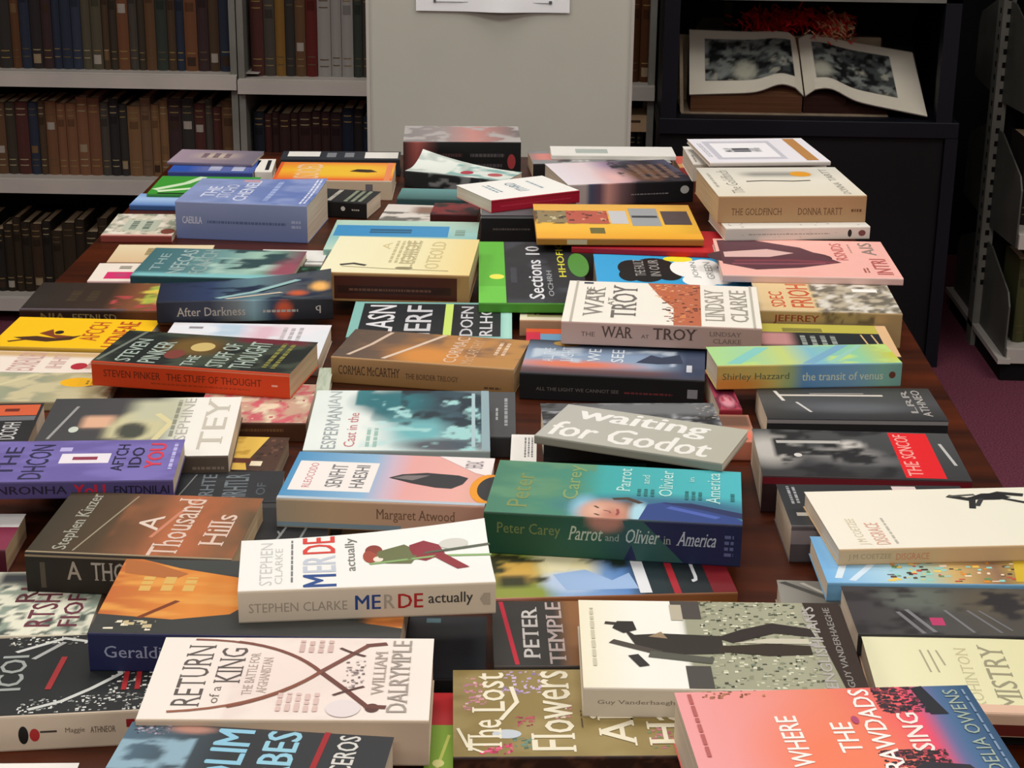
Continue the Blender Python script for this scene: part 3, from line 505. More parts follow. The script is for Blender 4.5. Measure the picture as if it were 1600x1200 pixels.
B('filler_c', 'plain dark paperback lying beneath the green and black one', '#1b1c1e', s='#1b1c1e')
B('green_ten', 'large black paperback with a lime green band down its left side', '#26282d', [('r', 0, 0, .25, 1, '#5fb53a'), ('r', 0, .0, .25, .25, '#6cc448'), ('e', .17, .4, .07, .04, '#e8e458'), ('T', 'Sections 10', .46, .06, .6, .92, '#d9dade', .03), ('Q', .76, .4, .83, .98, 6, '#d6d040'), ('Q', .64, .1, .69, .5, 5, '#9a9ca0'), ('e', .96, .6, .1, .2, '#4f8c3a'), ('r', .3, .3, .36, .55, '#3a3c44'), ('n', '#3a3d45', 5, 5, .6, .1, 31, (.26, 0, 1, 1))], s='#4c9430')
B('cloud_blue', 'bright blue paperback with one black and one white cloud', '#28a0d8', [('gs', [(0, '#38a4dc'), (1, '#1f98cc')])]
  + [('e', a, b, r1, r2, '#141416') for a, b, r1, r2 in [(.25, .62, .1, .22), (.33, .5, .13, .26), (.4, .7, .13, .2), (.22, .42, .07, .16), (.48, .45, .09, .16)]]
  + [('e', a, b, r1, r2, '#f0efeb') for a, b, r1, r2 in [(.62, .62, .12, .24), (.72, .5, .12, .26), (.8, .36, .1, .16), (.68, .3, .12, .16), (.74, .74, .09, .14)]]
  + [('e', .57, .88, .1, .08, '#e8dc30'), ('T', 'THE FAULT', .26, .4, .33, .85, '#9c9894', .02), ('T', 'IN OUR', .36, .4, .43, .85, '#9c9894', .02), ('T', 'JOHN', .64, .36, .69, .8, '#8d9290', .01), ('T', 'GREEN', .73, .34, .78, .8, '#8d9290', .01)], s='#1f86b8')
B('olive_frame', 'cream bordered paperback with a small olive picture, left of the white one with battle scene', '#e0d8be', [('r', .1, .12, .95, .9, '#9a9468'), ('r', .2, .2, .95, .72, '#3d3a2a'), ('n', '#d9b8a4', 8, 8, .6, .1, 32, (0, .5, 1, 1)), ('sp', (.2, .2, .9, .85), 18, .05, ['#6e6a40', '#2a281e', '#b8a880'], 12)], s='#c8a080')
B('troy', 'white paperback titled The War at Troy with an orange battle scene', '#ece8dd', [('p', [(.42, 1), (.7, 1), (.7, 0), (.56, 0), (.56, .4), (.5, .6)], '#b9694a'), ('sp', (.5, .05, .7, .98), 90, .022, ['#7a4238', '#9c5a40', '#d98a5a', '#5a302c', '#c99a80'], 2), ('sp', (.44, .6, .56, .98), 24, .022, ['#e08a4a', '#c06038', '#e8b080'], 13), ('T', 'THE', .1, .55, .14, .85, '#777068', 0), ('TS', 'WAR', .1, .14, .2, .85, '#87817a', .015), ('TS', 'AT', .22, .4, .25, .6, '#777068', 0), ('TS', 'TROY', .24, .12, .37, .92, '#6f6a66', .02), ('r', .08, .93, .13, .97, '#2c3550'), ('l', [(.045, 0), (.045, 1)], .02, '#b9b4a8'), ('l', [(.965, 0), (.965, 1)], .02, '#b9b4a8'), ('TS', 'LINDSAY', .72, .12, .82, .88, '#a39d92', .012), ('TS', 'CLARKE', .85, .12, .94, .88, '#a39d92', .012)], s='#bfa49a',
  so=[('H', 'THE', .1, .38, .17, .6, '#6d5850', .01), ('HS', 'WAR', .2, .35, .36, .9, '#594742', .02), ('HS', 'AT', .4, .38, .44, .55, '#6d5850', .01), ('HS', 'TROY', .46, .35, .68, .9, '#594742', .02), ('HS', 'LINDSAY', .74, .6, .9, .82, '#85746c', .01), ('HS', 'CLARKE', .76, .25, .9, .48, '#85746c', .01)], n=(40, 28))
B('red_orange', 'red and orange bordered paperback behind the dark blue novel', '#6fa0c4', [('r', 0, .78, 1, 1, '#d9582a'), ('r', 0, 0, .1, .85, '#d02848')], s='#b02040')
B('light_novel', 'thick dark blue grey paperback with a gold oval and a black spine', '#5c6d88', [('gt', [(0, '#3a3540'), (.14, '#6a4a4c'), (.3, '#8fa4bc'), (.6, '#7e94b0'), (.85, '#5a6a80'), (1, '#22242c')]), ('b', .28, .3, .3, .1, '#d9785a', .5), ('bx', .8, 0, 1.1, 1, '#3a4760', .2), ('n', '#b8c6d4', 7, 5, .56, .15, 33, (.05, .35, .85, .8)), ('T', 'ALL THE', .1, .35, .16, .75, '#c8d4e0', .01), ('T', 'LIGHT', .2, .38, .27, .8, '#c8d4e0', .01), ('T', 'WE', .35, .4, .42, .78, '#d4dde4', .01), ('T', 'SEE', .48, .4, .55, .78, '#d4dde4', .01), ('p', [(.62, .42), (.7, .66), (.76, .6), (.86, .7), (.88, .45), (.74, .4)], '#2e3a50'), ('e', .22, .9, .08, .085, '#b08a40'), ('r', .9, .2, .93, .4, '#c9ccd4')], s='#121318',
  so=[('H', 'ALL THE LIGHT WE CANNOT SEE', .09, .36, .54, .5, '#6c6a66', .01), ('d', .57, .34, .83, .48, 1, '#6a2c30'), ('r', .91, .3, .965, .66, '#8b8d94')])
B('yellow_black', 'black paperback with a mustard yellow band across the top', '#202326', [('gt', [(0, '#1c2024'), (.6, '#20262a'), (1, '#24282a')]), ('r', 0, .72, 1, 1, '#b8b04a'), ('r', .2, .74, .5, .86, '#7f7a3a'), ('bx', 0, .3, .25, .7, '#c08a88', .08), ('d', .3, .2, .6, .62, 4, '#8d9690'), ('l', [(.78, .68), (.82, .1)], .02, '#d0b080'), ('l', [(.86, .68), (.9, .1)], .02, '#d0b080'), ('r', .92, 0, 1, 1, '#d9b488')], s='#2a2a2c', pg=M_PAGE_TAN)
# ---- third row, left
B('white_pastel', 'white paperback with pastel print, half hidden under the orange spined one', '#e7e4ea', [('bx', .25, .6, .5, 1, '#b4cbdc', .15), ('bx', .5, .4, .7, 1, '#d9b8c4', .15), ('d', .08, .82, .25, .9, 1, '#8a8690'), ('d', .7, .3, .85, .9, 3, '#b4b0b4'), ('n', '#dfe4ea', 6, 5, .6, .2, 34, (0, 0, 1, 1))], s='#c9b8ac')
B('yellow_dance', 'bright yellow paperback with dancing silhouettes and rust lettering', '#f0bf12', [('p', [(.1, .3), (.25, .36), (.4, .3), (.55, .42), (.5, .26), (.35, .18), (.2, .22)], '#4a2c18'), ('p', [(.25, .45), (.32, .6), (.36, .42), (.5, .38), (.4, .3)], '#7a3c20'), ('e', .38, .5, .03, .06, '#2c1c18'), ('Q', .55, .25, .68, .88, 5, '#b8501e'), ('Q', .74, .06, .88, .92, 6, '#b8481c'), ('l', [(.2, .24), (.1, .16)], .04, '#5a3418')], s='#c09a30')
B('cream_script', 'cream paperback with pinkish handwriting at the left table edge', '#e9ddd0', [('Q', .35, .05, .55, .95, 9, '#c49a94'), ('Q', .62, .2, .74, .9, 6, '#c9a29a'), ('e', .86, .32, .06, .16, '#b02a38'), ('d', .9, .2, .98, .6, 1, '#c07c6c'), ('bx', 0, .75, 1, 1, '#c9a878', .15)], s='#ded6ca')
B('green_sticker', 'sage green paperback with a bright yellow sticker', '#a3a37c', [('gs', [(0, '#b9b990'), (.5, '#8d9480'), (.8, '#c0b48a'), (1, '#8c7a5c')]), ('l', [(.1, .1), (.5, .95)], .05, '#cfc9a0'), ('n', '#c7bd98', 8, 5, .55, .15, 35, (0, 0, 1, 1)), ('n', '#8a6450', 7, 5, .66, .08, 36, (.4, 0, 1, .6)), ('e', .78, .66, .11, .16, '#f0b41c'), ('r', .78, .55, .92, .78, '#e8b020'), ('d', .82, .58, .88, .72, 2, '#8a6a20')], s='#a29878')
B('thought', 'black paperback with big pale lettering and a bright orange spine', '#1c2220', [('n', '#3c4438', 7, 5, .55, .12, 37, (0, 0, 1, 1)), ('b', .42, .62, .14, .28, '#6d5428', .4), ('e', .46, .62, .06, .14, '#c8b070'), ('e', .36, .35, .05, .14, '#7a3c34'), ('l', [(.02, .05), (.1, .98)], .03, '#6d766c'), ('T', 'STEVEN', .1, .05, .18, .75, '#a5b5aa', .03), ('T', 'PINKER', .22, .05, .31, .72, '#a5b5aa', .03), ('T', 'THE', .44, .03, .5, .35, '#a5b5aa', .03), ('T', 'STUFF OF', .56, .05, .65, .78, '#a5b5aa', .03), ('T', 'THOUGHT', .68, .05, .79, .88, '#a5b5aa', .03), ('d', .83, .08, .92, .88, 2, '#7d7c40'), ('bx', .6, .85, .95, 1, '#6a2030', .08)], s='#cf4318',
  so=[('H', 'STEVEN PINKER', .06, .4, .35, .72, '#6f2a12', .015), ('H', 'THE STUFF OF THOUGHT', .38, .4, .86, .72, '#6f2a12', .015), ('d', .3, .18, .8, .3, 1, '#a83a14'), ('r', .91, .45, .94, .53, '#e8b0a0'), ('r', 0, .93, 1, 1, '#d88060')], pg=M_PAGE_TAN)
B('world_teal', 'teal edged black paperback with very large white block letters', '#83b9b2', [('r', .06, .05, .93, .95, '#202428'), ('Q', .1, .08, .27, .9, 4, '#dadade'), ('Q', .34, .06, .5, .9, 4, '#c9cace'), ('r', .58, .04, .63, .95, '#c8e070'), ('Q', .68, .06, .76, .88, 4, '#c6c6cc'), ('Q', .8, .06, .88, .88, 4, '#cfcfd4'), ('bx', .94, 0, 1, 1, '#a8d8cc', .04)], s='#4f6a68')
B('border', 'brown and orange desert coloured paperback with a tan spine', '#9a6f46', [('gs', [(0, '#5a4c42'), (.3, '#6a5546'), (.45, '#a57642'), (.7, '#b8834c'), (1, '#b5854a')]), ('n', '#7d5f48', 8, 4, .56, .2, 38, (0, .3, 1, 1)), ('b', .5, .25, .18, .3, '#cf8a40', .5), ('l', [(.08, .1), (.16, .5), (.22, .95)], .035, '#cfb8a4'), ('l', [(.28, .05), (.4, .5), (.52, .98)], .04, '#d8c2ae'), ('TS', 'CORMAC', .6, .06, .67, .95, '#d9bca4', .01), ('TS', 'McCARTHY', .7, .04, .76, .9, '#c9a480', .01), ('d', .84, .4, .92, .85, 2, '#dcc0a4')], s='#a17c50',
  so=[('gt', [(0, '#94703f'), (.6, '#a8835a'), (1, '#bd9668')]), ('HS', 'CORMAC McCARTHY', .04, .35, .38, .72, '#4f3a28', .015), ('HS', 'THE BORDER TRILOGY', .41, .34, .7, .56, '#5d4630', .01), ('d', .84, .12, .93, .28, 1, '#5d4630')], pg=M_PAGE_TAN)
B('pink_floral', 'tan paperback speckled with pink flowers under the orange spined one', '#c3a08a', [('n', '#c8606c', 12, 9, .58, .1, 39, (0, 0, 1, 1)), ('n', '#e0d0b4', 9, 7, .6, .12, 40, (0, 0, 1, 1)), ('sp', (0, 0, 1, 1), 40, .03, ['#c25a66', '#dcb8a0', '#8f6a58'], 8)], s='#4f2e1c', so=[('d', .3, .5, .8, .8, 1, '#7d5838')])
B('orange_band', 'black paperback with an orange band and white lettering at the left edge', '#2a2a2c', [('r', .2, .68, .98, .96, '#d0603c'), ('d', .7, .78, .9, .86, 1, '#6a2a20'), ('r', .2, .55, .98, .66, '#6a6c70'), ('Q', .62, .1, .74, .5, 4, '#c9cac8'), ('Q', .78, .08, .9, .5, 5, '#c2c3c2')], s='#202124')
B('josephine', 'grey and white paperback showing a fair haired girl lying across the cover', '#3c3c3e', [('gs', [(0, '#444446'), (.55, '#48484a'), (.68, '#c8cbb8'), (.75, '#eceae2'), (1, '#efece4')]), ('l', [(.06, .3), (.14, .85)], .025, '#9a9a9a'), ('bx', .2, .48, .36, .68, '#dcae90', .04), ('bx', .34, .3, .42, .52, '#c8c29a', .05), ('b', .5, .5, .14, .26, '#c9c49c', .15), ('b', .47, .42, .08, .14, '#4a4c44', .2), ('bx', .44, .6, .7, .95, '#bfc0a4', .1), ('e', .17, .45, .025, .05, '#c8d0c4'), ('l', [(.6, .25), (.66, .55), (.58, .7)], .05, '#d8cfa0'), ('T', 'JOSEPHINE', .7, .02, .78, .98, '#b3b0a6', .015), ('TS', 'TEY', .83, .1, .95, .98, '#c6c0b2', .015), ('d', .66, .3, .7, .95, 1, '#8f9080')], s='#5d5046',
  so=[('d', .82, .35, .98, .6, 1, '#8a7c6c')])
B('yellow_dark', 'yellow and dark brown paperback below the floral one', '#e2bb54', [('p', [(.75, 1), (1, 1), (1, 0), (.65, 0), (.6, .2)], '#4a342a'), ('r', .35, .2, .68, .34, '#5a2a1c'), ('r', .66, .12, .8, .26, '#e8dcc0'), ('n', '#c49a3a', 7, 6, .6, .1, 41, (0, 0, .6, 1)), ('sp', (.68, .05, .98, .95), 20, .05, ['#6a4c3c', '#33241e'], 19)], s='#3c2a22')
B('grey_strip', 'dark grey paperback beneath the stormy sea one, turned sideways lettering', '#4b4d50', [('d', .88, .2, .94, .85, 1, '#9a9ca0'), ('d', .8, .35, .84, .62, 1, '#a8aaac')], s='#3a3c3e')
B('esperance', 'white and teal paperback with a dark stormy seascape', '#dfe8e4', [('n', '#3f7f86', 7, 6, .5, .18, 42, (.24, .45, 1, 1)), ('b', .72, .72, .36, .36, '#2e4450', .25), ('b', .45, .8, .2, .22, '#2f6f78', .4), ('b', .62, .3, .22, .24, '#6fb2b8', .6), ('b', .75, .08, .22, .1, '#555a62', .4), ('b', .9, .5, .14, .5, '#3c5360', .5), ('n', '#253640', 8, 7, .55, .12, 43, (.5, .4, 1, 1)), ('n', '#9ed0d0', 10, 9, .62, .08, 44, (.3, 0, .95, .9)), ('b', .2, .25, .2, .3, '#e6ece8', .5), ('T', 'IAN', .08, .72, .15, .98, '#a7b0b0', .015), ('T', 'ESPERMAN', .09, .02, .17, .7, '#9aa4a6', .015), ('T', 'Cast in the', .21, .05, .27, .6, '#c27a7c', .01), ('d', .32, .05, .4, .35, 2, '#9dbfb4'), ('r', .9, .05, .92, .95, '#a9c4ca'), ('r', .955, .0, 1, 1, '#8fa8b0')], s='#9aa8a8', n=(70, 50))
B('filler_e', 'black paperback lying beneath the grey tweed patterned one', '#17181a', s='#17181a')
B('tweed', 'grey tweed patterned paperback beneath the askew thin grey one', '#55575a', [('n', '#2a2b2e', 16, 8, .5, .1, 45, (0, 0, 1, 1)), ('n', '#9a9ca0', 16, 8, .62, .1, 46, (0, 0, 1, 1)), ('bx', .3, .5, 1, 1, '#6f7173', .2), ('sp', (.86, .1, 1, .9), 24, .02, ['#a8a090', '#5a5248', '#c4bcae'], 3)], s='#2f3133')
B('maroon_bit', 'maroon and pink paperback in the gap right of the dark blue novel', '#6d1f38', [('b', .5, .2, .3, .14, '#d08a98', .3), ('n', '#a83850', 6, 8, .55, .15, 47, (0, 0, 1, 1))], s='#8f2030')
B('coral_slim', 'small coral and cream paperback in the gap beside the black portrait book', '#c98a70', [('b', .5, .2, .4, .22, '#ee6a58', .3), ('bx', 0, .5, 1, 1, '#6a4a3c', .2)], s='#d98a70')
# ---- right column
B('black_photo', 'black paperback with a faint grey boat photograph under the green blue one', '#3c3c3e', [('gt', [(0, '#2c2c2e'), (.5, '#4a4b4d'), (1, '#3a3936')]), ('l', [(.12, .72), (.7, .74)], .05, '#cfc6bc'), ('l', [(.3, .78), (.6, .8)], .03, '#8f8a84'), ('l', [(.1, .85), (.13, .55)], .03, '#d9d6d0'), ('l', [(.2, .5), (.26, .2)], .025, '#c9c6c2'), ('b', .5, .35, .3, .14, '#5c5f63', .5), ('Q', .82, .2, .86, .92, 3, '#9c9a96'), ('Q', .88, .1, .93, .92, 6, '#a9a6a2')], s='#1c1d22', so=[('r', 0, .85, 1, 1, '#8a8a8c')])
B('transit', 'green, yellow and blue paperback titled the transit of venus', '#8fc08c', [('gs', [(0, '#a8d48c'), (.2, '#9fd0a0'), (.4, '#c0cf7a'), (.55, '#7fb8c8'), (.8, '#8cc8a0'), (1, '#c4c440')]), ('l', [(.1, .1), (.3, .9)], .12, '#84c8c0'), ('l', [(.5, .05), (.75, .95)], .1, '#78a8c4'), ('l', [(.62, .05), (.85, .95)], .06, '#94c8b8'), ('n', '#b8d880', 6, 3, .58, .15, 48, (0, 0, 1, 1))], s='#b8a860',
  so=[('gs', [(0, '#c4a85c'), (.3, '#c8b866'), (.4, '#9bb07c'), (.47, '#5f90c0'), (.75, '#78a4c4'), (.9, '#84b8a8'), (1, '#7aa8a0')]), ('gt', []) if False else ('b', .1, .2, .16, .3, '#d08a3c', .5), ('H', 'Shirley Hazzard', .03, .3, .39, .7, '#5f6a4a', .01), ('H', 'the transit of venus', .46, .3, .9, .68, '#d2dcc4', .01), ('e', .95, .5, .018, .16, '#6a3a2c')], inset=.0015)
B('red_label', 'black paperback with a grey face photograph and a scarlet title panel', '#38393b', [('gt', [(0, '#333436'), (.5, '#404244'), (1, '#47494a')]), ('b', .06, .55, .13, .3, '#b9b6b0', .5), ('b', .42, .5, .16, .12, '#9a9894', .5), ('b', .5, .35, .2, .1, '#6b6b6c', .5), ('l', [(.12, .72), (.42, .74)], .06, '#b3b1ac'), ('b', .48, .68, .06, .1, '#c9c6c0', .4), ('n', '#232426', 8, 6, .6, .1, 49, (.1, 0, .7, 1)), ('e', .2, .44, .02, .04, '#d0cdc8'), ('r', .69, .02, .885, .98, '#dd1c24'), ('T', 'THE', .71, .06, .78, .36, '#f0a49c', .02), ('Q', .71, .42, .78, .94, 6, '#f0a49c'), ('l', [(.93, .75), (.96, .3)], .025, '#b8b8b6')], s='#2a1518', so=[('r', 0, .8, 1, 1, '#6a1020')])
B('black_stack', 'black paperback mostly hidden beneath the cream dog book', '#2c2e31', [('d', .04, .5, .1, .95, 2, '#9a9ca0'), ('r', .05, .22, .14, .3, '#b8b2a8'), ('r', .62, .85, .75, .97, '#d9c8c4')], s='#5a5458', so=[('r', 0, .5, .2, .9, '#8c8486')])
B('grey_photo', 'grey striped photographic paperback beside the wooden gap', '#7d7a74', [('gs', [(0, '#8a877f'), (.3, '#6a6862'), (1, '#4a4844')]), ('l', [(.05, .9), (.4, .3)], .1, '#3f3e3a'), ('l', [(.2, .9), (.5, .2)], .06, '#a8a59c')], s='#a39d92')
B('collage', 'sky blue paperback with a colourful crowd collage under the cream dog book', '#8fc0e2', [('gs', [(0, '#74b2e4'), (.3, '#a8d0e4'), (.45, '#9cc4b8'), (.6, '#c8a86a'), (.8, '#8a6a50'), (1, '#c8b040')]), ('l', [(.06, .1), (.14, .6)], .05, '#d6e6f0'), ('l', [(.12, .05), (.24, .4)], .05, '#cfe4f4'), ('sp', (.28, .02, .98, .98), 240, .03, ['#d98a2c', '#3a2c28', '#e8c860', '#8fd0c8', '#c0483c', '#f0d8c0', '#6a8a5a', '#5a4438'], 21), ('p', [(.86, .05), (1, .05), (1, .9), (.92, .7)], '#ccae30')], s='#6a9cc0')
B('disgrace', 'cream paperback with a small black inked dog at its far right corner', '#ebe6d6', [('gs', [(0, '#efe9da'), (1, '#e6e4d2')]), ('l', [(.63, .86), (.7, .8), (.78, .84), (.86, .9), (.95, .86)], .06, '#2a2a2a'), ('p', [(.7, .82), (.78, .9), (.86, .9), (.9, .82), (.84, .78), (.76, .78)], '#202022'), ('l', [(.72, .8), (.69, .64)], .045, '#2a2a2a'), ('l', [(.76, .8), (.72, .68)], .035, '#3a3a3a'), ('l', [(.86, .8), (.96, .7)], .04, '#2a2a2a'), ('l', [(.63, .86), (.74, .88)], .03, '#55554f'), ('T', 'J M COETZEE', .1, .06, .15, .5, '#cfc6a8', 0), ('T', 'DISGRACE', .17, .06, .23, .42, '#dba894', 0), ('d', .25, .06, .27, .5, 1, '#b8b4a8')], s='#c8ab84', so=[('H', 'J M COETZEE', .04, .25, .22, .75, '#a3906c', .01), ('H', 'DISGRACE', .24, .25, .38, .75, '#c98464', .01)], n=(40, 28))
# ---- fourth row, left
B('grey_letters', 'charcoal paperback with large blue grey letters behind the thousand hills one', '#2f3134', [('Q', .3, .05, .42, .9, 5, '#717a80'), ('Q', .5, .05, .7, .9, 6, '#6c767c'), ('T', 'OF', .78, .2, .86, .6, '#525a60', .02), ('l', [(.12, .1), (.24, .9)], .02, '#8a8c8a')], s='#222426')
B('black_script', 'black paperback with slanted grey handwriting behind the white and blue spined one', '#26272a', [('l', [(.3, .1), (.42, .45), (.52, .85)], .05, '#8c908f'), ('l', [(.6, .05), (.72, .5), (.82, .9)], .05, '#7f8484'), ('l', [(.35, .2), (.3, .3)], .04, '#8c908f'), ('r', 0, .88, 1, 1, '#3a3b3e')], s='#1b1b1d')
B('purple_you', 'violet paperback with black and red lettering at the left edge', '#6a5fa0', [('n', '#7a70b4', 6, 5, .55, .3, 50, (0, 0, 1, 1)), ('T', 'THE', .14, .15, .22, .85, '#2c2a4a', .03), ('Q', .26, .05, .37, .9, 5, '#2c2a4a'), ('r', .42, .42, .66, .66, '#e8e2ea'), ('r', .48, .5, .6, .58, '#8f3a50'), ('r', .4, .72, .46, .82, '#b8b0e0'), ('Q', .68, .22, .74, .88, 5, '#25233e'), ('Q', .76, .3, .82, .8, 3, '#25233e'), ('T', 'YOU', .84, .28, .92, .9, '#d83c50', .05), ('d', .95, .2, .985, .9, 1, '#b8b4e4')], s='#4d4478', so=[('Q', .15, .25, .5, .8, 7, '#1e1a34'), ('H', 'YoU', .53, .12, .68, .88, '#c02038', .05), ('Q', .72, .2, .98, .75, 9, '#1e1a34')])
B('hull', 'blue and pink paperback with a black ship hull and a white title card', '#8fb4d4', [('gs', [(0, '#4f92c0'), (.4, '#8cb4d4'), (.5, '#c9b4c4'), (.6, '#e2a6a2'), (.85, '#e6ada4'), (1, '#d9a898')]), ('r', .03, .18, .43, .8, '#eee8e4'), ('Q', .09, .24, .13, .76, 8, '#c98a90'), ('Q', .2, .26, .28, .74, 6, '#77777a'), ('Q', .32, .26, .39, .74, 6, '#77777a'), ('p', [(.5, .5), (.56, .58), (.68, .63), (.84, .6), (.89, .55), (.87, .42), (.82, .32), (.74, .33), (.62, .4)], '#37373a'), ('p', [(.52, .5), (.58, .56), (.7, .58), (.62, .46)], '#7d7474'), ('p', [(.72, 1), (1, 1), (1, .6), (.92, .66)], '#ece4e2'), ('Q', .86, .76, .95, .92, 6, '#6a5a64'), ('e', 1.0, .34, .09, .3, '#e8992c'), ('e', 1.03, .34, .085, .26, '#353538'), ('r', .0, .0, 1, .05, '#b4c4d0')], s='#c19e80',
  so=[('gs', [(0, '#a89a84'), (.25, '#c3a684'), (.8, '#c29a84'), (1, '#b98a78')]), ('HS', 'Margaret Atwood', .48, .3, .86, .8, '#7a5c48', .01), ('r', 0, .0, .6, .18, '#7d94a0')], n=(60, 40))
B('pale_slim', 'pale cream paperback just visible behind the white and blue spined one', '#dccfae', [('d', .2, .3, .8, .8, 2, '#a87a50')], s='#cdbb98')
B('maroon_white', 'maroon paperback with a white upper band, cut off at the left edge', '#7d2c44', [('r', 0, .62, 1, 1, '#e8e5e2')], s='#4c1424', pg=M_PAGE_TAN)
B('white_maroon', 'cream paperback with grey green foliage and maroon lettering, under the thousand hills one', '#e2e2ce', [('n', '#8d9a8c', 16, 12, .56, .1, 51, (.3, 0, 1, .8)), ('n', '#4d5a52', 16, 12, .64, .06, 52, (.3, 0, 1, .8)), ('bx', .3, .78, 1, 1, '#33383a', .1), ('b', .72, .9, .14, .3, '#e4e0cc', .15), ('Q', .48, .5, .6, .98, 3, '#5d3038'), ('Q', .6, .12, .76, .8, 5, '#6a3440'), ('Q', .8, .12, .92, .62, 4, '#6a3440')], s='#cfc8b4')
B('hills', 'thick brown paperback titled A Thousand Hills', '#6b4630', [('gs', [(0, '#3c3528'), (.3, '#4f3f2c'), (.5, '#7d5236'), (.62, '#b56a44'), (.8, '#a8623e'), (.92, '#7d5a3e'), (1, '#5c4a34')]), ('n', '#8f5c3c', 6, 3, .55, .25, 53, (.35, 0, 1, 1)), ('l', [(.55, .3), (.62, .7), (.68, .95)], .03, '#c98468'), ('TS', 'Stephen Kinzer', .11, .06, .2, .97, '#a3a294', .015), ('l', [(.22, .05), (.36, .95)], .014, '#9a8f78'), ('T', 'A', .45, .4, .56, .64, '#e0cdbf', .01), ('TS', 'Thousand', .58, .02, .72, .95, '#dcc2b2', .012), ('TS', 'Hills', .8, .2, .92, .7, '#dcc2b2', .012), ('r', 0, 0, 1, .02, '#9c8c70')], s='#1e1712',
  so=[('gs', [(0, '#1b1713'), (.5, '#2c221a'), (1, '#3a2c20')]), ('r', 0, .94, 1, 1, '#8c7c66'), ('r', .07, .1, .095, .8, '#4d453a'), ('H', 'A', .2, .35, .27, .85, '#9c9184', .02), ('HS', 'THOUSAND HILLS', .32, .35, .98, .85, '#a39a90', .02)], pg=M_PAGE_TAN)
# ---- centre
B('card_white', 'small white paperback poking out behind the green portrait book', '#ebe9e4', [('d', .5, .15, .9, .9, 3, '#77787a')], s='#e0ded8')
B('teal_slim', 'teal paperback between the askew grey one and the green portrait book', '#2b7f70', [('gs', [(0, '#3a8f78'), (1, '#1f6a66')])], s='#1a4f48')
B('parrot', 'green and turquoise paperback with a sideways portrait of a man in a blue coat', '#4a8f80', [('gs', [(0, '#4a8068'), (.35, '#468c78'), (.45, '#3fa8a8'), (1, '#4cb6c0')]), ('n', '#5d9070', 6, 5, .55, .25, 54, (0, 0, .4, 1)), ('b', .72, .2, .4, .24, '#3a6f8c', .3),
   ('p', [(.6, .0), (.63, .28), (.7, .34), (.95, .18), (1, .06), (1, 0)], '#2f4684'), ('p', [(.68, .32), (.8, .34), (1, .2), (1, .1), (.85, .22)], '#26315c'), ('l', [(.72, .24), (.9, .1)], .05, '#4c62b0'),
   ('b', .385, .16, .05, .2, '#8fc4dc', .5), ('b', .56, .12, .06, .2, '#6a5648', .3), ('b', .465, .08, .1, .24, '#c99680', .25), ('b', .43, .12, .04, .12, '#dcae98', .6), ('b', .5, .05, .04, .1, '#c07f6c', .6), ('b', .6, .1, .035, .2, '#a9d4e4', .3), ('l', [(.5, .35), (.55, .37), (.6, .3)], .04, '#4a3a2c'), ('l', [(.425, .2), (.44, .17)], .016, '#5c4032'), ('l', [(.43, .06), (.445, .04)], .016, '#5c4032'), ('l', [(.465, .13), (.485, .12), (.49, .09)], .014, '#a0685a'), ('l', [(.515, .16), (.52, .1), (.515, .06)], .016, '#9a4a48'),
   ('TS', 'Peter', .08, .1, .16, .76, '#7d8f58', .012), ('TS', 'Carey', .29, .3, .37, .96, '#86a068', .012), ('TS', 'Parrot', .5, .5, .555, .95, '#b3e0dc', .015), ('TS', 'and', .6, .66, .63, .84, '#b3e0dc', .01), ('TS', 'Olivier', .67, .44, .725, .94, '#b3e0dc', .015), ('TS', 'in', .79, .74, .81, .84, '#b3e0dc', .01), ('TS', 'America', .86, .34, .915, .94, '#b3e0dc', .015), ('d', .58, .42, .66, .56, 3, '#2f7478'), ('d', .77, .4, .85, .56, 3, '#2f7478'), ('d', .95, .4, .98, .55, 1, '#2f7478')], s='#1f4a38',
  so=[('gs', [(0, '#1f4a34'), (.45, '#245340'), (.6, '#2d4a4c'), (.75, '#20284c'), (1, '#181d3c')]), ('b', .475, .98, .07, .3, '#b07a68', .3), ('p', [(.55, 0), (.62, 1), (1, 1), (1, 0)], '#1d2448'), ('p', [(.54, 1), (.62, 1), (.78, 0), (.6, 0)], '#2c5450'), ('HS', 'Peter Carey', .05, .44, .3, .8, '#6a7a48', .01), ('HS', 'Parrot', .33, .44, .46, .8, '#a9b49c', .02, .08), ('HS', 'and', .475, .46, .53, .64, '#8c988c', .01), ('HS', 'Olivier', .55, .44, .68, .8, '#a9b8b0', .02, .08), ('HS', 'in', .7, .46, .73, .66, '#8c988c', .01), ('HS', 'America', .75, .44, .9, .8, '#a9b4c0', .02, .08), ('d', .935, .2, .97, .8, 4, '#5a628c')], n=(60, 40))
B('godot', 'thin grey paperback with bold white lettering, lying askew on top of others', '#a9a9a0', [('gs', [(0, '#b4b4ac'), (1, '#b2b1a2')]), ('H', 'waiting', .1, .52, .82, .96, '#eae9e4', .045), ('H', 'for Godot', .04, .08, .9, .5, '#e9e8e2', .045)], s='#8b8b80', name='paperback_book')
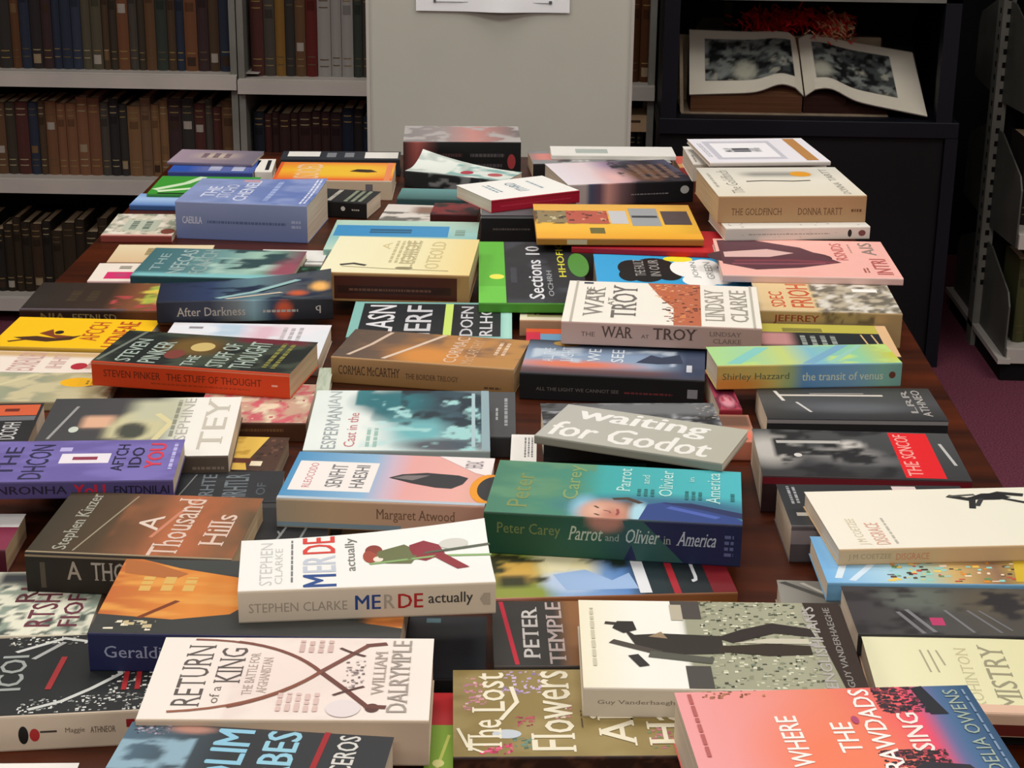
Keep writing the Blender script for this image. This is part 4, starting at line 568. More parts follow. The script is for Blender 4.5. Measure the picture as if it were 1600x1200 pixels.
B('garden_dress', 'olive paperback with a pale blue dress and white strip below the green portrait one', '#8c9440', [('gs', [(0, '#98a048'), (.2, '#8c9a3c'), (.28, '#8fb0d8'), (.55, '#5a86c0'), (.62, '#1c2a2c'), (1, '#16181c')]), ('b', .32, .45, .13, .3, '#e4dcae', .3), ('b', .33, .2, .12, .14, '#b8cce8', .3), ('bx', .02, .2, .2, .5, '#d0a850', .06), ('bx', .02, .14, .16, .3, '#3a3a20', .05), ('p', [(.24, .5), (.3, .8), (.42, .92), (.44, .75), (.36, .5), (.32, .34), (.26, .36)], '#e6dfb8'), ('p', [(.26, .3), (.4, .36), (.5, .2), (.58, .3), (.6, .08), (.3, .08)], '#9ab8e0'), ('n', '#3a3a20', 9, 8, .6, .08, 55, (0, .2, .24, .7)), ('n', '#1f2c24', 7, 6, .5, .12, 56, (.4, .3, .6, 1)), ('r', .6, .02, .65, .98, '#dfe2e6'), ('r', .65, 0, .72, 1, '#1a2a30'), ('r', .74, 0, .77, 1, '#a3202c'), ('H', 'J', .83, .15, .86, .45, '#c9ccd0', .03), ('r', .9, 0, 1, 1, '#6d0c16')], s='#b88078', so=[('gs', [(0, '#c98478'), (.2, '#98603c'), (1, '#7a4a24')])])
B('temple', 'black and brown paperback with a red stripe and large pale author lettering', '#33312f', [('gs', [(0, '#35322f'), (.28, '#33302e'), (.34, '#8c5f38'), (1, '#8a5c34')]), ('l', [(.04, .98), (.1, .02)], .03, '#c02038'), ('TS', 'PETER', .13, .1, .2, .9, '#c8c4c0', .03), ('TS', 'TEMPLE', .24, .02, .31, .98, '#b8a8a4', .03), ('Q', .7, .7, .8, .95, 3, '#d0b080')], s='#3c3530')
B('lime_red', 'lime green and red paperback under the lost flowers one', '#8fb83c', [('r', 0, .62, 1, 1, '#c8242c'), ('l', [(.1, .1), (.2, .5)], .04, '#d8e070'), ('e', .12, .2, .05, .04, '#f4f0a0')], s='#6a9430')
FL = '#e6dfc6'
B('lost_flowers', 'olive gold paperback with looping white script and painted flowers', '#8f7c46', [('gs', [(0, '#84723f'), (1, '#988552')]), ('n', '#9c8a58', 6, 6, .55, .3, 57, (0, 0, 1, 1)),
   ('sp', (.04, .5, .14, .9), 40, .02, ['#c98a94', '#b3788c', '#d9b0b8'], 31), ('sp', (.2, .7, .38, .98), 50, .02, ['#b49cc0', '#c8b4d0', '#8a74a0'], 32), ('sp', (.1, .02, .24, .14), 40, .022, ['#d0446c', '#e06888', '#a8284c'], 33), ('sp', (.24, .05, .34, .2), 26, .02, ['#4c6a5a', '#6d8c78'], 34), ('sp', (.26, .3, .34, .44), 22, .018, ['#8a3444', '#b0505c'], 35), ('sp', (.8, .05, .98, .35), 50, .022, ['#c07a84', '#a85a68', '#7a8c60'], 36), ('sp', (.42, .4, .5, .6), 20, .018, ['#b8787c', '#e0c8b8'], 37), ('e', .22, .24, .06, .05, '#c0c8d0'),
   ('TS', 'The', .06, .06, .2, .4, FL, .02), ('TS', 'Lost', .08, .48, .22, .96, FL, .02), ('TS', 'Flowers', .32, .04, .5, .98, FL, .02), ('l', [(.25, .78), (.27, .6), (.22, .46), (.2, .4)], .03, FL), ('l', [(.02, .3), (.06, .1), (.12, .04)], .02, FL), ('TS', 'of', .55, .4, .6, .6, FL, .01), ('TS', 'Alice', .6, .1, .75, .9, FL, .02), ('TS', 'Hart', .8, .1, .94, .8, FL, .02), ('d', .53, .3, .54, .5, 1, '#4a3c20')], s='#2c170e', so=[('n', '#4a2c1c', 20, 3, .6, .1, 58, (0, 0, 1, 1)), ('sp', (.6, .1, 1, .9), 30, .012, ['#5a4a30', '#3f4a38'], 38)])
B('vander', 'white paperback with a dark horseman silhouette and mottled gravel pattern', '#ebe9da', [('gs', [(0, '#ece6cc'), (.2, '#f0f0e6'), (.38, '#f0f0e8'), (.4, '#9a9c84'), (.8, '#a3a48c'), (1, '#8c8a74')]), ('sp', (.45, .0, .86, 1), 520, .016, ['#5d604c', '#c9c9ac', '#8c8f74', '#77806c', '#dcdcc4', '#3f4234', '#a8ab90'], 41), ('r', .35, .78, .46, 1, '#4a4440'), ('r', .37, 0, .46, .24, '#4a4642'), ('p', [(.86, 1), (1, 1), (1, 0), (.92, 0)], '#33261f'), ('TS', 'The', .835, .4, .87, .9, '#a8a4a0', .02), ('T', "ENGLISHMAN'S", .85, .02, .895, .95, '#b0aca8', .03), ('T', 'GUY VANDERHAEGHE', .93, .03, .955, .94, '#8d8a86', .03), ('r', .345, .76, .39, .95, '#b8b09c'),
   ('p', [(.16, .66), (.2, .58), (.3, .6), (.52, .58), (.52, .38), (.34, .36), (.24, .4), (.2, .46)], '#2e2823'), ('p', [(.5, .56), (.6, .66), (.72, .74), (.86, .68), (.87, .58), (.72, .62), (.56, .5)], '#2d2420'), ('p', [(.5, .46), (.7, .5), (.84, .48), (.84, .38), (.68, .36), (.5, .4)], '#33291f'), ('p', [(.56, .5), (.7, .56), (.84, .56), (.84, .5), (.7, .5)], '#c8c4b0'), ('l', [(.1, .72), (.18, .7)], .03, '#3a302a'), ('p', [(.12, .66), (.14, .74), (.2, .74), (.21, .64), (.16, .6)], '#2a2420'), ('l', [(.12, .5), (.2, .44), (.28, .38)], .05, '#4a443c'), ('l', [(.19, .34), (.22, .24)], .06, '#2e2a26'), ('l', [(.26, .36), (.46, .3)], .07, '#55564c'), ('p', [(.25, .56), (.3, .62), (.32, .54)], '#9a8468'), ('d', .035, .2, .06, .9, 1, '#c9c3ac')], s='#c9bfae', so=[('HS', 'Guy Vanderhaeghe', .05, .42, .34, .62, '#7d7468', .01), ('r', .47, .5, .474, .8, '#6a6258')], n=(60, 40))
B('pink_mark', 'dark charcoal paperback with slanted grey strokes and a small pink mark', '#3c3a3c', [('gs', [(0, '#3a3638'), (.4, '#474848'), (.7, '#4d4a44'), (1, '#4a4642')]), ('b', .4, .75, .2, .25, '#5f665e', .4), ('b', .8, .7, .25, .3, '#5a5346', .4), ('n', '#2a282a', 6, 5, .58, .12, 59, (0, 0, 1, 1)), ('l', [(.25, .45), (.34, .02)], .035, '#77777a'), ('l', [(.3, .5), (.4, .05)], .035, '#7c7c80'), ('l', [(.5, .5), (.6, .05)], .025, '#77777a'), ('l', [(.62, .5), (.74, .05)], .025, '#6f6f72'), ('l', [(.68, .5), (.8, .1)], .02, '#6f6f72'), ('r', .4, .18, .47, .34, '#b83a68')], s='#2a292b')
B('filler_f', 'black paperback below the pale yellow one cut off at the right', '#18181a', s='#18181a')
B('mistry', 'pale yellow paperback with thin grey lettering, cut off at the right edge', '#e0dcb2', [('gs', [(0, '#e6e4c0'), (1, '#dcd8aa')]), ('l', [(.27, .8), (.29, .5)], .015, '#a8a488'), ('l', [(.31, .8), (.33, .5)], .015, '#a8a488'), ('l', [(.35, .8), (.37, .6)], .015, '#a8a488'), ('TS', 'ROHINTON', .44, .05, .5, .85, '#c4bf98', .005), ('TS', 'MISTRY', .56, .05, .68, .9, '#99957a', .005), ('r', 0, 0, 1, .1, '#dcb8a0')], s='#c8a890', so=[('r', 0, 0, 1, .55, '#5a1c14')])
B('crawdads', 'coral and slate blue paperback titled Where the Crawdads Sing', '#ee7a70', [('gs', [(0, '#eba0a2'), (.3, '#ea9288'), (.5, '#e88468'), (.7, '#ea6662'), (.78, '#e8506c'), (.84, '#6a6c9a'), (.88, '#4a6c94'), (1, '#2f5070')]), ('b', .45, .3, .2, .4, '#ee8060', .6),
   ('sp', (.66, .72, .84, 1), 260, .018, ['#3a2a30', '#26222a', '#5a3038', '#8a3a48', '#2c2c34'], 42), ('sp', (.58, 0, .8, .36), 420, .018, ['#30242a', '#26222a', '#4a2a32', '#a04454', '#2c2c34'], 43), ('p', [(.6, 0), (.62, .12), (.72, .24), (.85, .2), (.9, 0)], '#2c2a34'), ('p', [(.8, .98), (.84, 1), (.88, .7), (.82, .7)], '#23262e'), ('sp', (.08, .92, .3, 1), 30, .014, ['#8a5a3c', '#b07a50'], 44),
   ('T', 'WHERE', .3, .22, .37, .72, '#f4f0ea', .03), ('T', 'THE', .47, .34, .54, .64, '#f4f0ea', .03), ('T', 'CRAWDADS', .58, .04, .65, .98, '#f4f0ea', .03), ('T', 'SING', .7, .34, .77, .72, '#f2e8e0', .03), ('T', 'DELIA OWENS', .9, .12, .95, .95, '#9cac a0'.replace(' ', ''), .01), ('d', .965, .1, .98, .95, 1, '#8098b4'), ('d', .035, .3, .06, .98, 1, '#b4605c'), ('e', .56, .66, .012, .04, '#b04a70')], s='#d86a60', n=(60, 40))
B('black_blue', 'black paperback lying low in the dark gap beside the white Return book', '#1c1e22', [('d', .62, .88, .78, .96, 1, '#4f7078'), ('gs', [(0, '#1a1b1e'), (1, '#181c24')])], s='#141416')
B('giraffe', 'orange and black patterned paperback with a navy spine', '#d07c34', [('gs', [(0, '#c06a34'), (.3, '#dc8a3a'), (.5, '#d8822f'), (1, '#b0642c')]), ('n', '#e09a48', 5, 12, .55, .2, 60, (0, 0, 1, 1)), ('p', [(.06, 1), (.5, 1), (1, .94), (1, .5), (.7, .62), (.45, .74), (.2, .88)], '#3f4240'), ('p', [(0, 0), (1, 0), (1, .12), (.82, .2), (.68, .4), (.62, .68), (.5, .74), (.5, .46), (.43, .26), (.25, .18), (0, .24)], '#3a3c3a'), ('p', [(.0, 1), (.02, .8), (.2, .72), (.24, .8), (.1, .95)], '#b06a38'), ('l', [(.14, .2), (.24, .42)], .03, '#7a3c20'), ('d', .08, .55, .3, .75, 3, '#d8b060'), ('n', '#2f3230', 5, 5, .72, .05, 61, (.5, 0, 1, 1)), ('sp', (.04, .03, .2, .16), 24, .03, ['#e8e0c8', '#c8b890', '#3a3a34'], 51)], s='#1c2148', so=[('HS', 'Geraldine Brooks', .05, .36, .5, .7, '#8e94ac', .005)], n=(60, 40))
B('merde', 'white paperback with a small cartoon sketch and a blue, white and red title', '#efefeb', [('T', 'STEPHEN', .08, .08, .13, .92, '#c8c8c4', .005), ('T', 'CLARKE', .14, .1, .17, .8, '#c8c8c4', .005), ('d', .2, .1, .215, .95, 1, '#77777a'), ('T', 'M', .25, .02, .38, .26, '#2f4f8c', .04), ('T', 'ER', .25, .3, .38, .62, '#c2cad6', .03), ('T', 'DE', .25, .66, .38, .98, '#d8443c', .03), ('T', 'actually', .42, .3, .47, .92, '#77776f', .01),
   ('e', .535, .66, .035, .1, '#8a3c30'), ('e', .52, .56, .03, .12, '#a04a38'), ('p', [(.55, .64), (.66, .74), (.72, .6), (.68, .4), (.58, .42), (.54, .5)], '#6a7048'), ('p', [(.68, .72), (.74, .78), (.8, .7), (.82, .56), (.74, .44), (.68, .5)], '#8c2c38'), ('l', [(.8, .52), (.88, .3)], .08, '#8f3038'), ('l', [(.52, .42), (.8, .52), (1, .5)], .03, '#8cb070'), ('l', [(.7, .56), (1, .66)], .03, '#55604c'), ('e', .86, .7, .06, .08, '#d0d0c8'), ('e', .55, .5, .02, .05, '#f0e0d0')], s='#cbbdaa',
  so=[('H', 'STEPHEN CLARKE', .04, .3, .42, .62, '#9a8f80', .004), ('H', 'ME', .45, .28, .55, .78, '#24407c', .025), ('H', 'R', .562, .28, .605, .78, '#a09688', .025), ('H', 'DE', .617, .28, .715, .78, '#a82020', .025), ('H', 'actually', .735, .3, .91, .78, '#3c3a38', .02), ('l', [(.95, .5), (.965, .7), (.965, .3), (.95, .5)], .04, '#a89c8c')], curl=(0, .012))  # white spine tinted darker: its shade is put into the colour
B('branches', 'black paperback with white bare branches and red strokes at the left edge', '#232526', [('b', .6, .45, .3, .35, '#202324', .2), ('sp', (.5, .0, 1, .2), 200, .012, ['#d8dad6', '#8c908c', '#2a2c2c'], 61), ('sp', (.82, .1, 1, .9), 200, .014, ['#dcded8', '#3a3c3c', '#a8aca8'], 62), ('sp', (.4, .86, .8, 1), 90, .012, ['#dcdcd0', '#6a6e68'], 63), ('l', [(.45, .8), (.62, .96), (.75, .88), (.83, .7), (.86, .45), (.76, .28), (.66, .14), (.55, .06)], .03, '#c9ccc8'), ('l', [(.52, .7), (.62, .9)], .03, '#a8aaa8'), ('l', [(.72, .85), (.8, .8)], .02, '#b8bab8'), ('Q', .4, .3, .5, .75, 4, '#9aa09c'), ('l', [(.6, .3), (.635, .7)], .035, '#9c2c30'), ('l', [(.88, .25), (.885, .5)], .03, '#a8282c'), ('l', [(.93, .25), (.93, .5)], .03, '#a8282c')], s='#c6b6a2',
  so=[('e', .53, .45, .018, .28, '#141414'), ('e', .57, .44, .018, .2, '#a82c2c'), ('H', 'Maggie', .68, .42, .75, .62, '#6a5c50', .01), ('Q', .77, .42, .86, .62, 7, '#6a5c50'), ('r', .59, .5, .65, .56, '#3a342e'), ('d', .9, .5, .97, .8, 1, '#7a1c1c'), ('r', .9, .55, .93, .8, '#8c1c20')], n=(60, 40))
SW = '#6b4038'
B('return_king', 'cream paperback titled Return of a King with two crossed curved swords', '#efe7de', [('b', .55, .5, .3, .5, '#ecdcd4', .6), ('n', '#e8dad2', 7, 5, .6, .2, 62, (.3, 0, .8, 1)), ('TS', 'RETURN', .1, .14, .2, .9, '#5d5450', .0), ('TS', 'of a', .225, .18, .26, .38, '#6d6058', 0), ('TS', 'KING', .225, .42, .32, .86, '#5d5450', .0), ('TS', 'THE BATTLE FOR', .335, .28, .37, .8, '#b0a094', 0), ('TS', 'AFGHANISTAN', .385, .3, .42, .74, '#b8a89c', 0),
   ('l', bez((.12, .97), (.44, .96), (.6, .56)), .022, '#8a5a4c'), ('l', bez((.28, .94), (.48, .86), (.6, .56)), .028, '#7a4a3e'), ('l', [(.6, .56), (.7, .34), (.78, .15)], .034, SW), ('l', bez((.1, .08), (.42, .13), (.6, .56)), .024, '#96604c'), ('l', bez((.3, .14), (.48, .26), (.6, .56)), .03, '#84503f'), ('l', [(.6, .56), (.69, .75), (.76, .9)], .034, '#7a4c42'), ('l', [(.76, .9), (.82, .92)], .04, '#6e443c'), ('e', .8, .13, .025, .05, '#5a3832'), ('l', [(.78, .15), (.84, .14)], .04, '#6a4038'), ('l', bez((.66, .86), (.7, .8), (.75, .76), 4), .02, '#5a3c36'), ('l', bez((.66, .28), (.7, .33), (.76, .38), 4), .02, '#5a3c36'), ('sp', (.68, .36, .76, .7), 40, .014, ['#8c8088', '#b0a4a0', '#6a5c60'], 71), ('d', .5, .8, .64, .96, 4, '#d0b4ac'), ('d', .46, .08, .62, .3, 5, '#d8bcb4'), ('TS', 'WILLIAM', .79, .28, .835, .82, '#b4a89e', 0), ('TS', 'DALRYMPLE', .85, .08, .92, .96, '#a39a92', .0), ('e', .7, .12, .06, .1, '#e2d8d8')], s='#c4b09a', n=(50, 36))  # spine colour darker than the cover, with the side shade painted in
B('white_corner', 'white paperback just entering at the bottom left corner', '#ece9e4', s='#dcd8d0')
B('filler_d', 'plain dark paperback lying beneath the light blue lettered one', '#1c1c1f', s='#1c1c1f')
B('letters_blue', 'dark paperback with huge pale blue block letters at the bottom edge', '#2c3238', [('gs', [(0, '#4f6a7c'), (.25, '#3a4a54'), (.4, '#2a2e32'), (1, '#2a2c30')]), ('n', '#8cacbc', 9, 8, .55, .12, 63, (0, .3, .28, .85)), ('sp', (.02, .86, .16, .99), 60, .016, ['#b0a8b8', '#3a3440', '#77707c'], 73), ('b', .24, .95, .08, .05, '#b08070', .4), ('T', 'COLIM', .34, .1, .48, .98, '#8cc4dc', .05), ('T', 'FORBES', .53, .06, .66, .99, '#92c8dc', .05), ('l', [(.75, 1), (.73, .05)], .035, '#9c1c24'), ('T', 'RHINOCEROS', .8, .05, .88, .98, '#d4d2cc', .04)], s='#1f2226', n=(60, 40))

for key, (nm, label, des) in D.items():
    make_book(nm, POSE[key], des, label)

# ------------------------------------------------------------------ the table
t = empty('library_table', (0, 0, 0), 0, 'long varnished dark wooden table covered with laid out books', 'table')
TX0, TX1, TY0, TY1 = -.65, .424, .45, 3.03
m = MB(); m.box(TX0, TY0, TZ - .032, TX1, TY1, TZ); m.build('tabletop', M_WOOD, t, bevel=.003)
m = MB(); m.box(TX0 + .06, TY0 + .06, TZ - .12, TX1 - .06, TY0 + .085, TZ - .032); m.box(TX0 + .06, TY1 - .085, TZ - .12, TX1 - .06, TY1 - .06, TZ - .032)
m.box(TX0 + .06, TY0 + .085, TZ - .12, TX0 + .085, TY1 - .085, TZ - .032); m.box(TX1 - .085, TY0 + .085, TZ - .12, TX1 - .06, TY1 - .085, TZ - .032); m.build('apron', M_WOOD, t)
for lx in (TX0 + .09, TX1 - .09):
    for ly in (TY0 + .09, (TY0 + TY1) / 2, TY1 - .09):
        m = MB(); r0, r1 = .022, .034
        m.add([(lx - r0, ly - r0, 0), (lx + r0, ly - r0, 0), (lx + r0, ly + r0, 0), (lx - r0, ly + r0, 0), (lx - r1, ly - r1, TZ - .032), (lx + r1, ly - r1, TZ - .032), (lx + r1, ly + r1, TZ - .032), (lx - r1, ly + r1, TZ - .032)],
              [(0, 3, 2, 1), (4, 5, 6, 7), (0, 1, 5, 4), (1, 2, 6, 5), (2, 3, 7, 6), (3, 0, 4, 7)]); m.build('leg', M_WOOD, t)

# ------------------------------------------------------------------ room
RX0, RX1, RY0, RY1 = -3.6, 3.6, -2.2, 6.2
def struct(name, x0, y0, z0, x1, y1, z1, mt):
    m = MB(); m.box(x0, y0, z0, x1, y1, z1); o = m.build(name, mt); o['kind'] = 'structure'; return o
struct('floor', RX0, RY0, -.05, RX1, RY1, 0, M_CARPET)
struct('ceiling', RX0, RY0, CEIL, RX1, RY1, CEIL + .05, M_CEIL)
struct('wall_left', RX0 - .05, RY0, 0, RX0, RY1, CEIL, M_WALL); struct('wall_right', RX1, RY0, 0, RX1 + .05, RY1, CEIL, M_WALL)
struct('wall_back', RX0, RY1, 0, RX1, RY1 + .05, CEIL, M_WALL); struct('wall_front', RX0, RY0 - .05, 0, RX1, RY0, CEIL, M_WALL)
mE, bE, ntE = mat('lamp_diffuser', .5, .3, color='#e8e4da'); bE.inputs['Emission Color'].default_value = (1, .96, .9, 1); bE.inputs['Emission Strength'].default_value = 1.0
for lx, ly, pw, wh in FITTINGS:
    t = empty('ceiling_light', (lx, ly, CEIL), 0, 'fluorescent ceiling fitting ' + wh, 'light', 'ceiling lights')
    m = MB(); m.box(-.66, -.29, -.06, .66, .29, 0); m.build('housing', M_STEEL, t)
    m = MB(); m.box(-.63, -.26, -.075, .63, .26, -.06); m.build('diffuser', mE, t)

# ------------------------------------------------------------------ display board with its notice
t = empty('display_board', (0, 3.48, 0), 0, 'grey display board standing behind the far end of the table', 'board')
m = MB(); m.box(-.377, 0, .03, .131, .03, 1.75); m.build('panel', M_PANEL, t, bevel=.002)
m = MB(); m.box(-.381, -.004, .03, -.375, .034, 1.752); m.box(.129, -.004, .03, .135, .034, 1.752); m.box(-.381, -.004, 1.75, .135, .034, 1.756); m.build('edge_trim', M_STEEL, t)
for fx in (-.3, .05):
    m = MB(); m.box(fx, -.15, 0, fx + .03, .18, .03); m.build('foot', M_STEELD, t)
pts = []; nx = 24; P = MB(); W0, W1, Z0, Z1 = -.284, .0105, .936, 1.144
vs = []
for j in range(9):
    for i in range(nx + 1):
        u = i / nx; v = j / 8; bow = .004 + .012 * (1 - v) ** 2 * math.exp(-((u - .55) / .16) ** 2)
        vs.append((W0 + (W1 - W0) * u, 3.48 - bow, Z0 + (Z1 - Z0) * v))
n0 = len(vs); vs2 = [(a, b + .0004, c) for a, b, c in vs]
P.add(vs + vs2, grid_faces(nx, 8) + grid_faces(nx, 8, n0, True), lin('#f4f6f8'))
def PP(s, q, h=0.): return (W0 + (W1 - W0) * s, 3.48 - .0175 - h, Z0 + (Z1 - Z0) * q)
for a, b in ((.115, .13), (.865, .885)): P.box(W0 + (W1 - W0) * a, 3.4745 - .0006, Z0 + .0165, W0 + (W1 - W0) * b, 3.475, Z0 + .022, lin('#55585c'))
P.box(W0 + (W1 - W0) * .13, 3.4745 - .0003, Z0 + .0175, W0 + (W1 - W0) * .865, 3.475, Z0 + .0185, lin('#9a9ca0'))
o = P.build('paper_notice', M_PRINT); tag(o, 'white sheet of paper pinned to the grey display board', 'notice')

# ------------------------------------------------------------------ background shelving and its rows of old books
SPINES = ['#4a3a2c', '#55422f', '#3c352c', '#5d4430', '#46403a', '#2e2a2a', '#3a2c2c', '#6a4630', '#4f4a3c', '#2c3240', '#403a34', '#5a3c28', '#343a34', '#4c2c28', '#33302e']
WORD = {}
ORD = 'first second third fourth fifth sixth seventh eighth ninth tenth eleventh twelfth thirteenth fourteenth fifteenth sixteenth seventeenth eighteenth nineteenth twentieth'.split()
def ordinal(n):
    if n < 20: return ORD[n]
    tens = {2: 'twenty', 3: 'thirty', 4: 'forty', 5: 'fifty', 6: 'sixty'}
    q, r = divmod(n + 1, 10)
    return {2: 'twentieth', 3: 'thirtieth', 4: 'fortieth', 5: 'fiftieth', 6: 'sixtieth'}[q] if r == 0 else tens[q] + ' ' + ORD[r - 1]
def colour_word(hexc):
    h = hexc.lstrip('#'); r, g, b = [int(h[i:i + 2], 16) for i in (0, 2, 4)]
    if max(r, g, b) < 52: return 'near black'
    if min(r, g, b) > 130: return 'grey white'
    if b > r + 6: return 'dark blue'
    if r > 2.0 * g: return 'dark red'
    if g >= r: return 'dark green'
    if r > 150 and g > 110: return 'tan'
    if r - b > 36: return 'russet brown'
    if r - b > 16: return 'brown'
    return 'charcoal'
def shelf_book(x, w, h, d, yf, z, c, rnd, label, group, lean=0.0, bands=True):
    cb = lin(c); t = empty('old_book', (x, yf, z), 0, label, 'book', group)
    t.rotation_euler = (0, lean, 0)
    # cloth case: boards and a rounded spine with raised bands
    n = 6; prof = [(w * (k / n), -.006 * math.sin(math.pi * k / n)) for k in range(n + 1)]
    mb = MB(); outer = prof + [(w, d), (w - .002, d), (w - .002, .006), (.002, .006), (.002, d), (0, d)]
    mb.prism(outer, 'z', 0, h, cb)
    if bands:
        gold = lin(rnd.choice(['#8a7444', '#7d6a48', '#93886a', '#5a4c36'])); lab = lin(rnd.choice(['#8c7b62', '#6b5238', '#9a9288', '#3a2a22']))
        def band(z0, z1, c, lift): mb.add([(p[0], p[1] - lift, zz) for zz in (z0, z1) for p in prof[1:-1]], [(i, i + 1, i + 1 + (n - 1), i + (n - 1)) for i in range(n - 2)], c)
        for f in (.12, .2, .82, .9): band(h * f, h * f + .0025, gold, .0006)
        if rnd.random() < .45: f = rnd.choice([.06, .1, .3, .62]); band(h * f, h * (f + .1), lab, .0008)
        if rnd.random() < .5: band(h * .68, h * .78, tuple(v * .6 for v in cb), .0007)
    mb.build('cloth_case', M_CLOTH, t)
    mb = MB(); mb.box(.0022, .0065, .003, w - .0022, d - .003, h - .003); mb.build('page_block', M_PAGE_TAN, t)
    return t
def fill_row(x0, x1, yf, z, hmin, hmax, seed, where, group, special=(), d=.15, wmin=.018, wmax=.034):
    rnd = random.Random(seed); x = x0; i = 0
    while x < x1 - .012:
        w_ = min(rnd.uniform(wmin, wmax), x1 - x); c = rnd.choice(SPINES); h = rnd.uniform(hmin, hmax)
        for (a, b, cc) in special:
            if a <= x < b: c = rnd.choice(cc)
        shelf_book(x + .0006, w_ - .0012, h, min(d, .145), yf, z, c, rnd, '%s cloth bound book, %s from left, %s' % (colour_word(c), ordinal(i), where), group)
        x += w_; i += 1
SY = 4.4
SPL = [(-1.32, -1.19, ['#6b4a34', '#74503a', '#6d4a36']), (-1.1, -1.0, ['#6d5340', '#76583c'])]
def bay(name_where, x0, x1, rows, label):
    t = empty('bookcase', (0, 0, 0), 0, label, 'bookcase', None)
    for sx in (x0, x1 - .016):
        m = MB(); m.box(sx, SY + .004, 0, sx + .016, SY + .26, 1.45); m.build('side_panel', M_STEELD, t)
    m = MB(); m.box(x0, SY + .26, 0, x1, SY + .27, 1.45); m.build('back_panel', M_SHELFBACK, t)
    for z in rows:
        m = MB(); m.box(x0 + .016, SY + .0, z - .004, x1 - .016, SY + .26, z); m.box(x0, SY - .012, z - .036, x1, SY + .002, z - .004 + .001)
        m.prism([(SY - .012, z - .0035), (SY + .004, z + .0), (SY + .004, z - .0035)], 'x', x0, x1); m.build('shelf', M_STEEL, t)
    return t
ROWS = [.652, .383, .072]
bay('left', -1.76, -.803, ROWS, 'grey steel bookcase of old books at the left of the room')
bay('middle', -.8, .226, [.643, .375, .066], 'grey steel bookcase of old books behind the display board')
fill_row(-1.52, -.822, SY + .05, .652, .21, .245, 1, 'middle shelf of left bookcase', 'old books in the steel bookcases', [(-1.28, -1.2, ['#2c3240', '#323848'])])
fill_row(-.775, -.47, SY + .05, .643, .2, .24, 2, 'middle shelf left of grey board', 'old books in the steel bookcases', [(-.74, -.7, ['#7a5a2c']), (-.66, -.63, ['#5a2420']), (-.62, -.54, ['#8a8682', '#908c88'])])
fill_row(.14, .23, SY + .05, .643, .2, .23, 3, 'middle shelf right of grey board', 'old books in the steel bookcases', [(.14, .2, ['#1c2838', '#4a2c18'])])
fill_row(-1.52, -.822, SY + .05, .383, .178, .2, 4, 'lower shelf of left bookcase', 'old books in the steel bookcases', SPL)
fill_row(-.775, -.36, SY + .05, .375, .17, .19, 5, 'lower shelf left of grey board', 'old books in the steel bookcases', [(-.78, -.6, ['#33201e', '#3c2220', '#20242c']), (-.6, -.3, ['#1c2230', '#221c1e', '#2a1c1e'])])
fill_row(-1.52, -1.0, SY + .05, .072, .16, .2, 6, 'bottom shelf of left bookcase', 'old books in the steel bookcases', [(-2, 0, ['#2c241c', '#3a2c20', '#26221e', '#33291e'])])
for (x, z, h, lb) in ((-.812, .652, .13, 'thin steel bookend at the end of the middle shelf'), (-.79, .375, .09, 'thin steel bookend on the lower shelf behind the board')):
    m = MB(); m.box(x, SY + .02, z, x + .004, SY + .12, z + h); m.box(x, SY + .02, z, x + .06, SY + .12, z + .0015); tag(m.build('bookend', M_STEEL), lb, 'bookend')
fill_row(.137, .2, SY + .03, .375, .146, .148, 61, 'lower shelf right of grey board', 'old books in the steel bookcases', [(-2, 2, ['#16171b'])])
m = MB(); m.box(.165, SY + .02, .5235, .225, SY + .12, .565, lin('#b89a78')); m.box(.168, SY + .019, .547, .195, SY + .0202, .553, lin('#4a3626'))
tag(m.build('card_box', M_PRINT, bevel=.001), 'small tan box with a dark slot on the shelf right of the display board', 'box')

# ------------------------------------------------------------------ black cupboard added in place of dark shelving, to blacken the gap
t = empty('dark_infill_cupboard', (0, 5.25, 0), 0, 'tall black cupboard added to darken the gap beyond the glazed cabinet', 'cupboard')
m = MB(); m.box(.3, .02, 0, 2.4, .5, 2.1); m.build('carcass', M_BLACK, t)
for k in range(3):
    m = MB(); m.box(.31 + k * .7, 0, .08, .99 + k * .7, .02, 2.06); dd = m.build('door', M_BLACK, t, bevel=.002)
    m = MB(); m.tube((.93 + k * .7, -.02, .95), (.93 + k * .7, -.02, 1.1), .005); m.box(.926 + k * .7, -.02, .96, .934 + k * .7, 0, .968); m.box(.926 + k * .7, -.02, 1.08, .934 + k * .7, 0, 1.088); m.build('handle', M_STEELD, dd)
# ------------------------------------------------------------------ glazed display cabinet
CY = 4.2; CX0, CX1 = .232, .93
t = empty('display_cabinet', (0, 0, 0), 0, 'black and navy glass fronted display cabinet holding an open picture book', 'cabinet')
m = MB(); m.box(CX0, CY, .0, CX1 - .03, CY + .5, .565); m.build('base_cabinet', M_BLACK, t, bevel=.002)
m = MB(); m.box(CX1 - .03, CY - .012, 0, CX1, CY + .5, .565); m.build('corner_post', M_NAVY, t)
m = MB(); m.box(CX0 - .004, CY - .012, .565, CX1, CY + .5, .603); m.build('plinth_rail', M_NAVY, t, bevel=.002)
m = MB(); m.box(CX0, CY - .01, .603, CX0 + .036, CY + .03, 1.0); m.build('frame_post', M_NAVY, t); m = MB(); m.box(CX1 - .055, CY - .01, .603, CX1 - .018, CY + .03, 1.0); m.build('frame_post', M_NAVY, t)
m = MB(); m.box(CX0, CY - .01, .878, CX1 - .018, CY + .5, .9); m.build('top_shelf', M_STEELD, t)
m = MB(); m.box(CX0, CY + .48, .603, CX1 - .018, CY + .5, .878); m.box(CX0, CY + .03, .603, CX0 + .01, CY + .48, .878); m.box(CX1 - .028, CY + .03, .603, CX1 - .018, CY + .48, .878); m.build('inner_panel', M_BLACK, t)
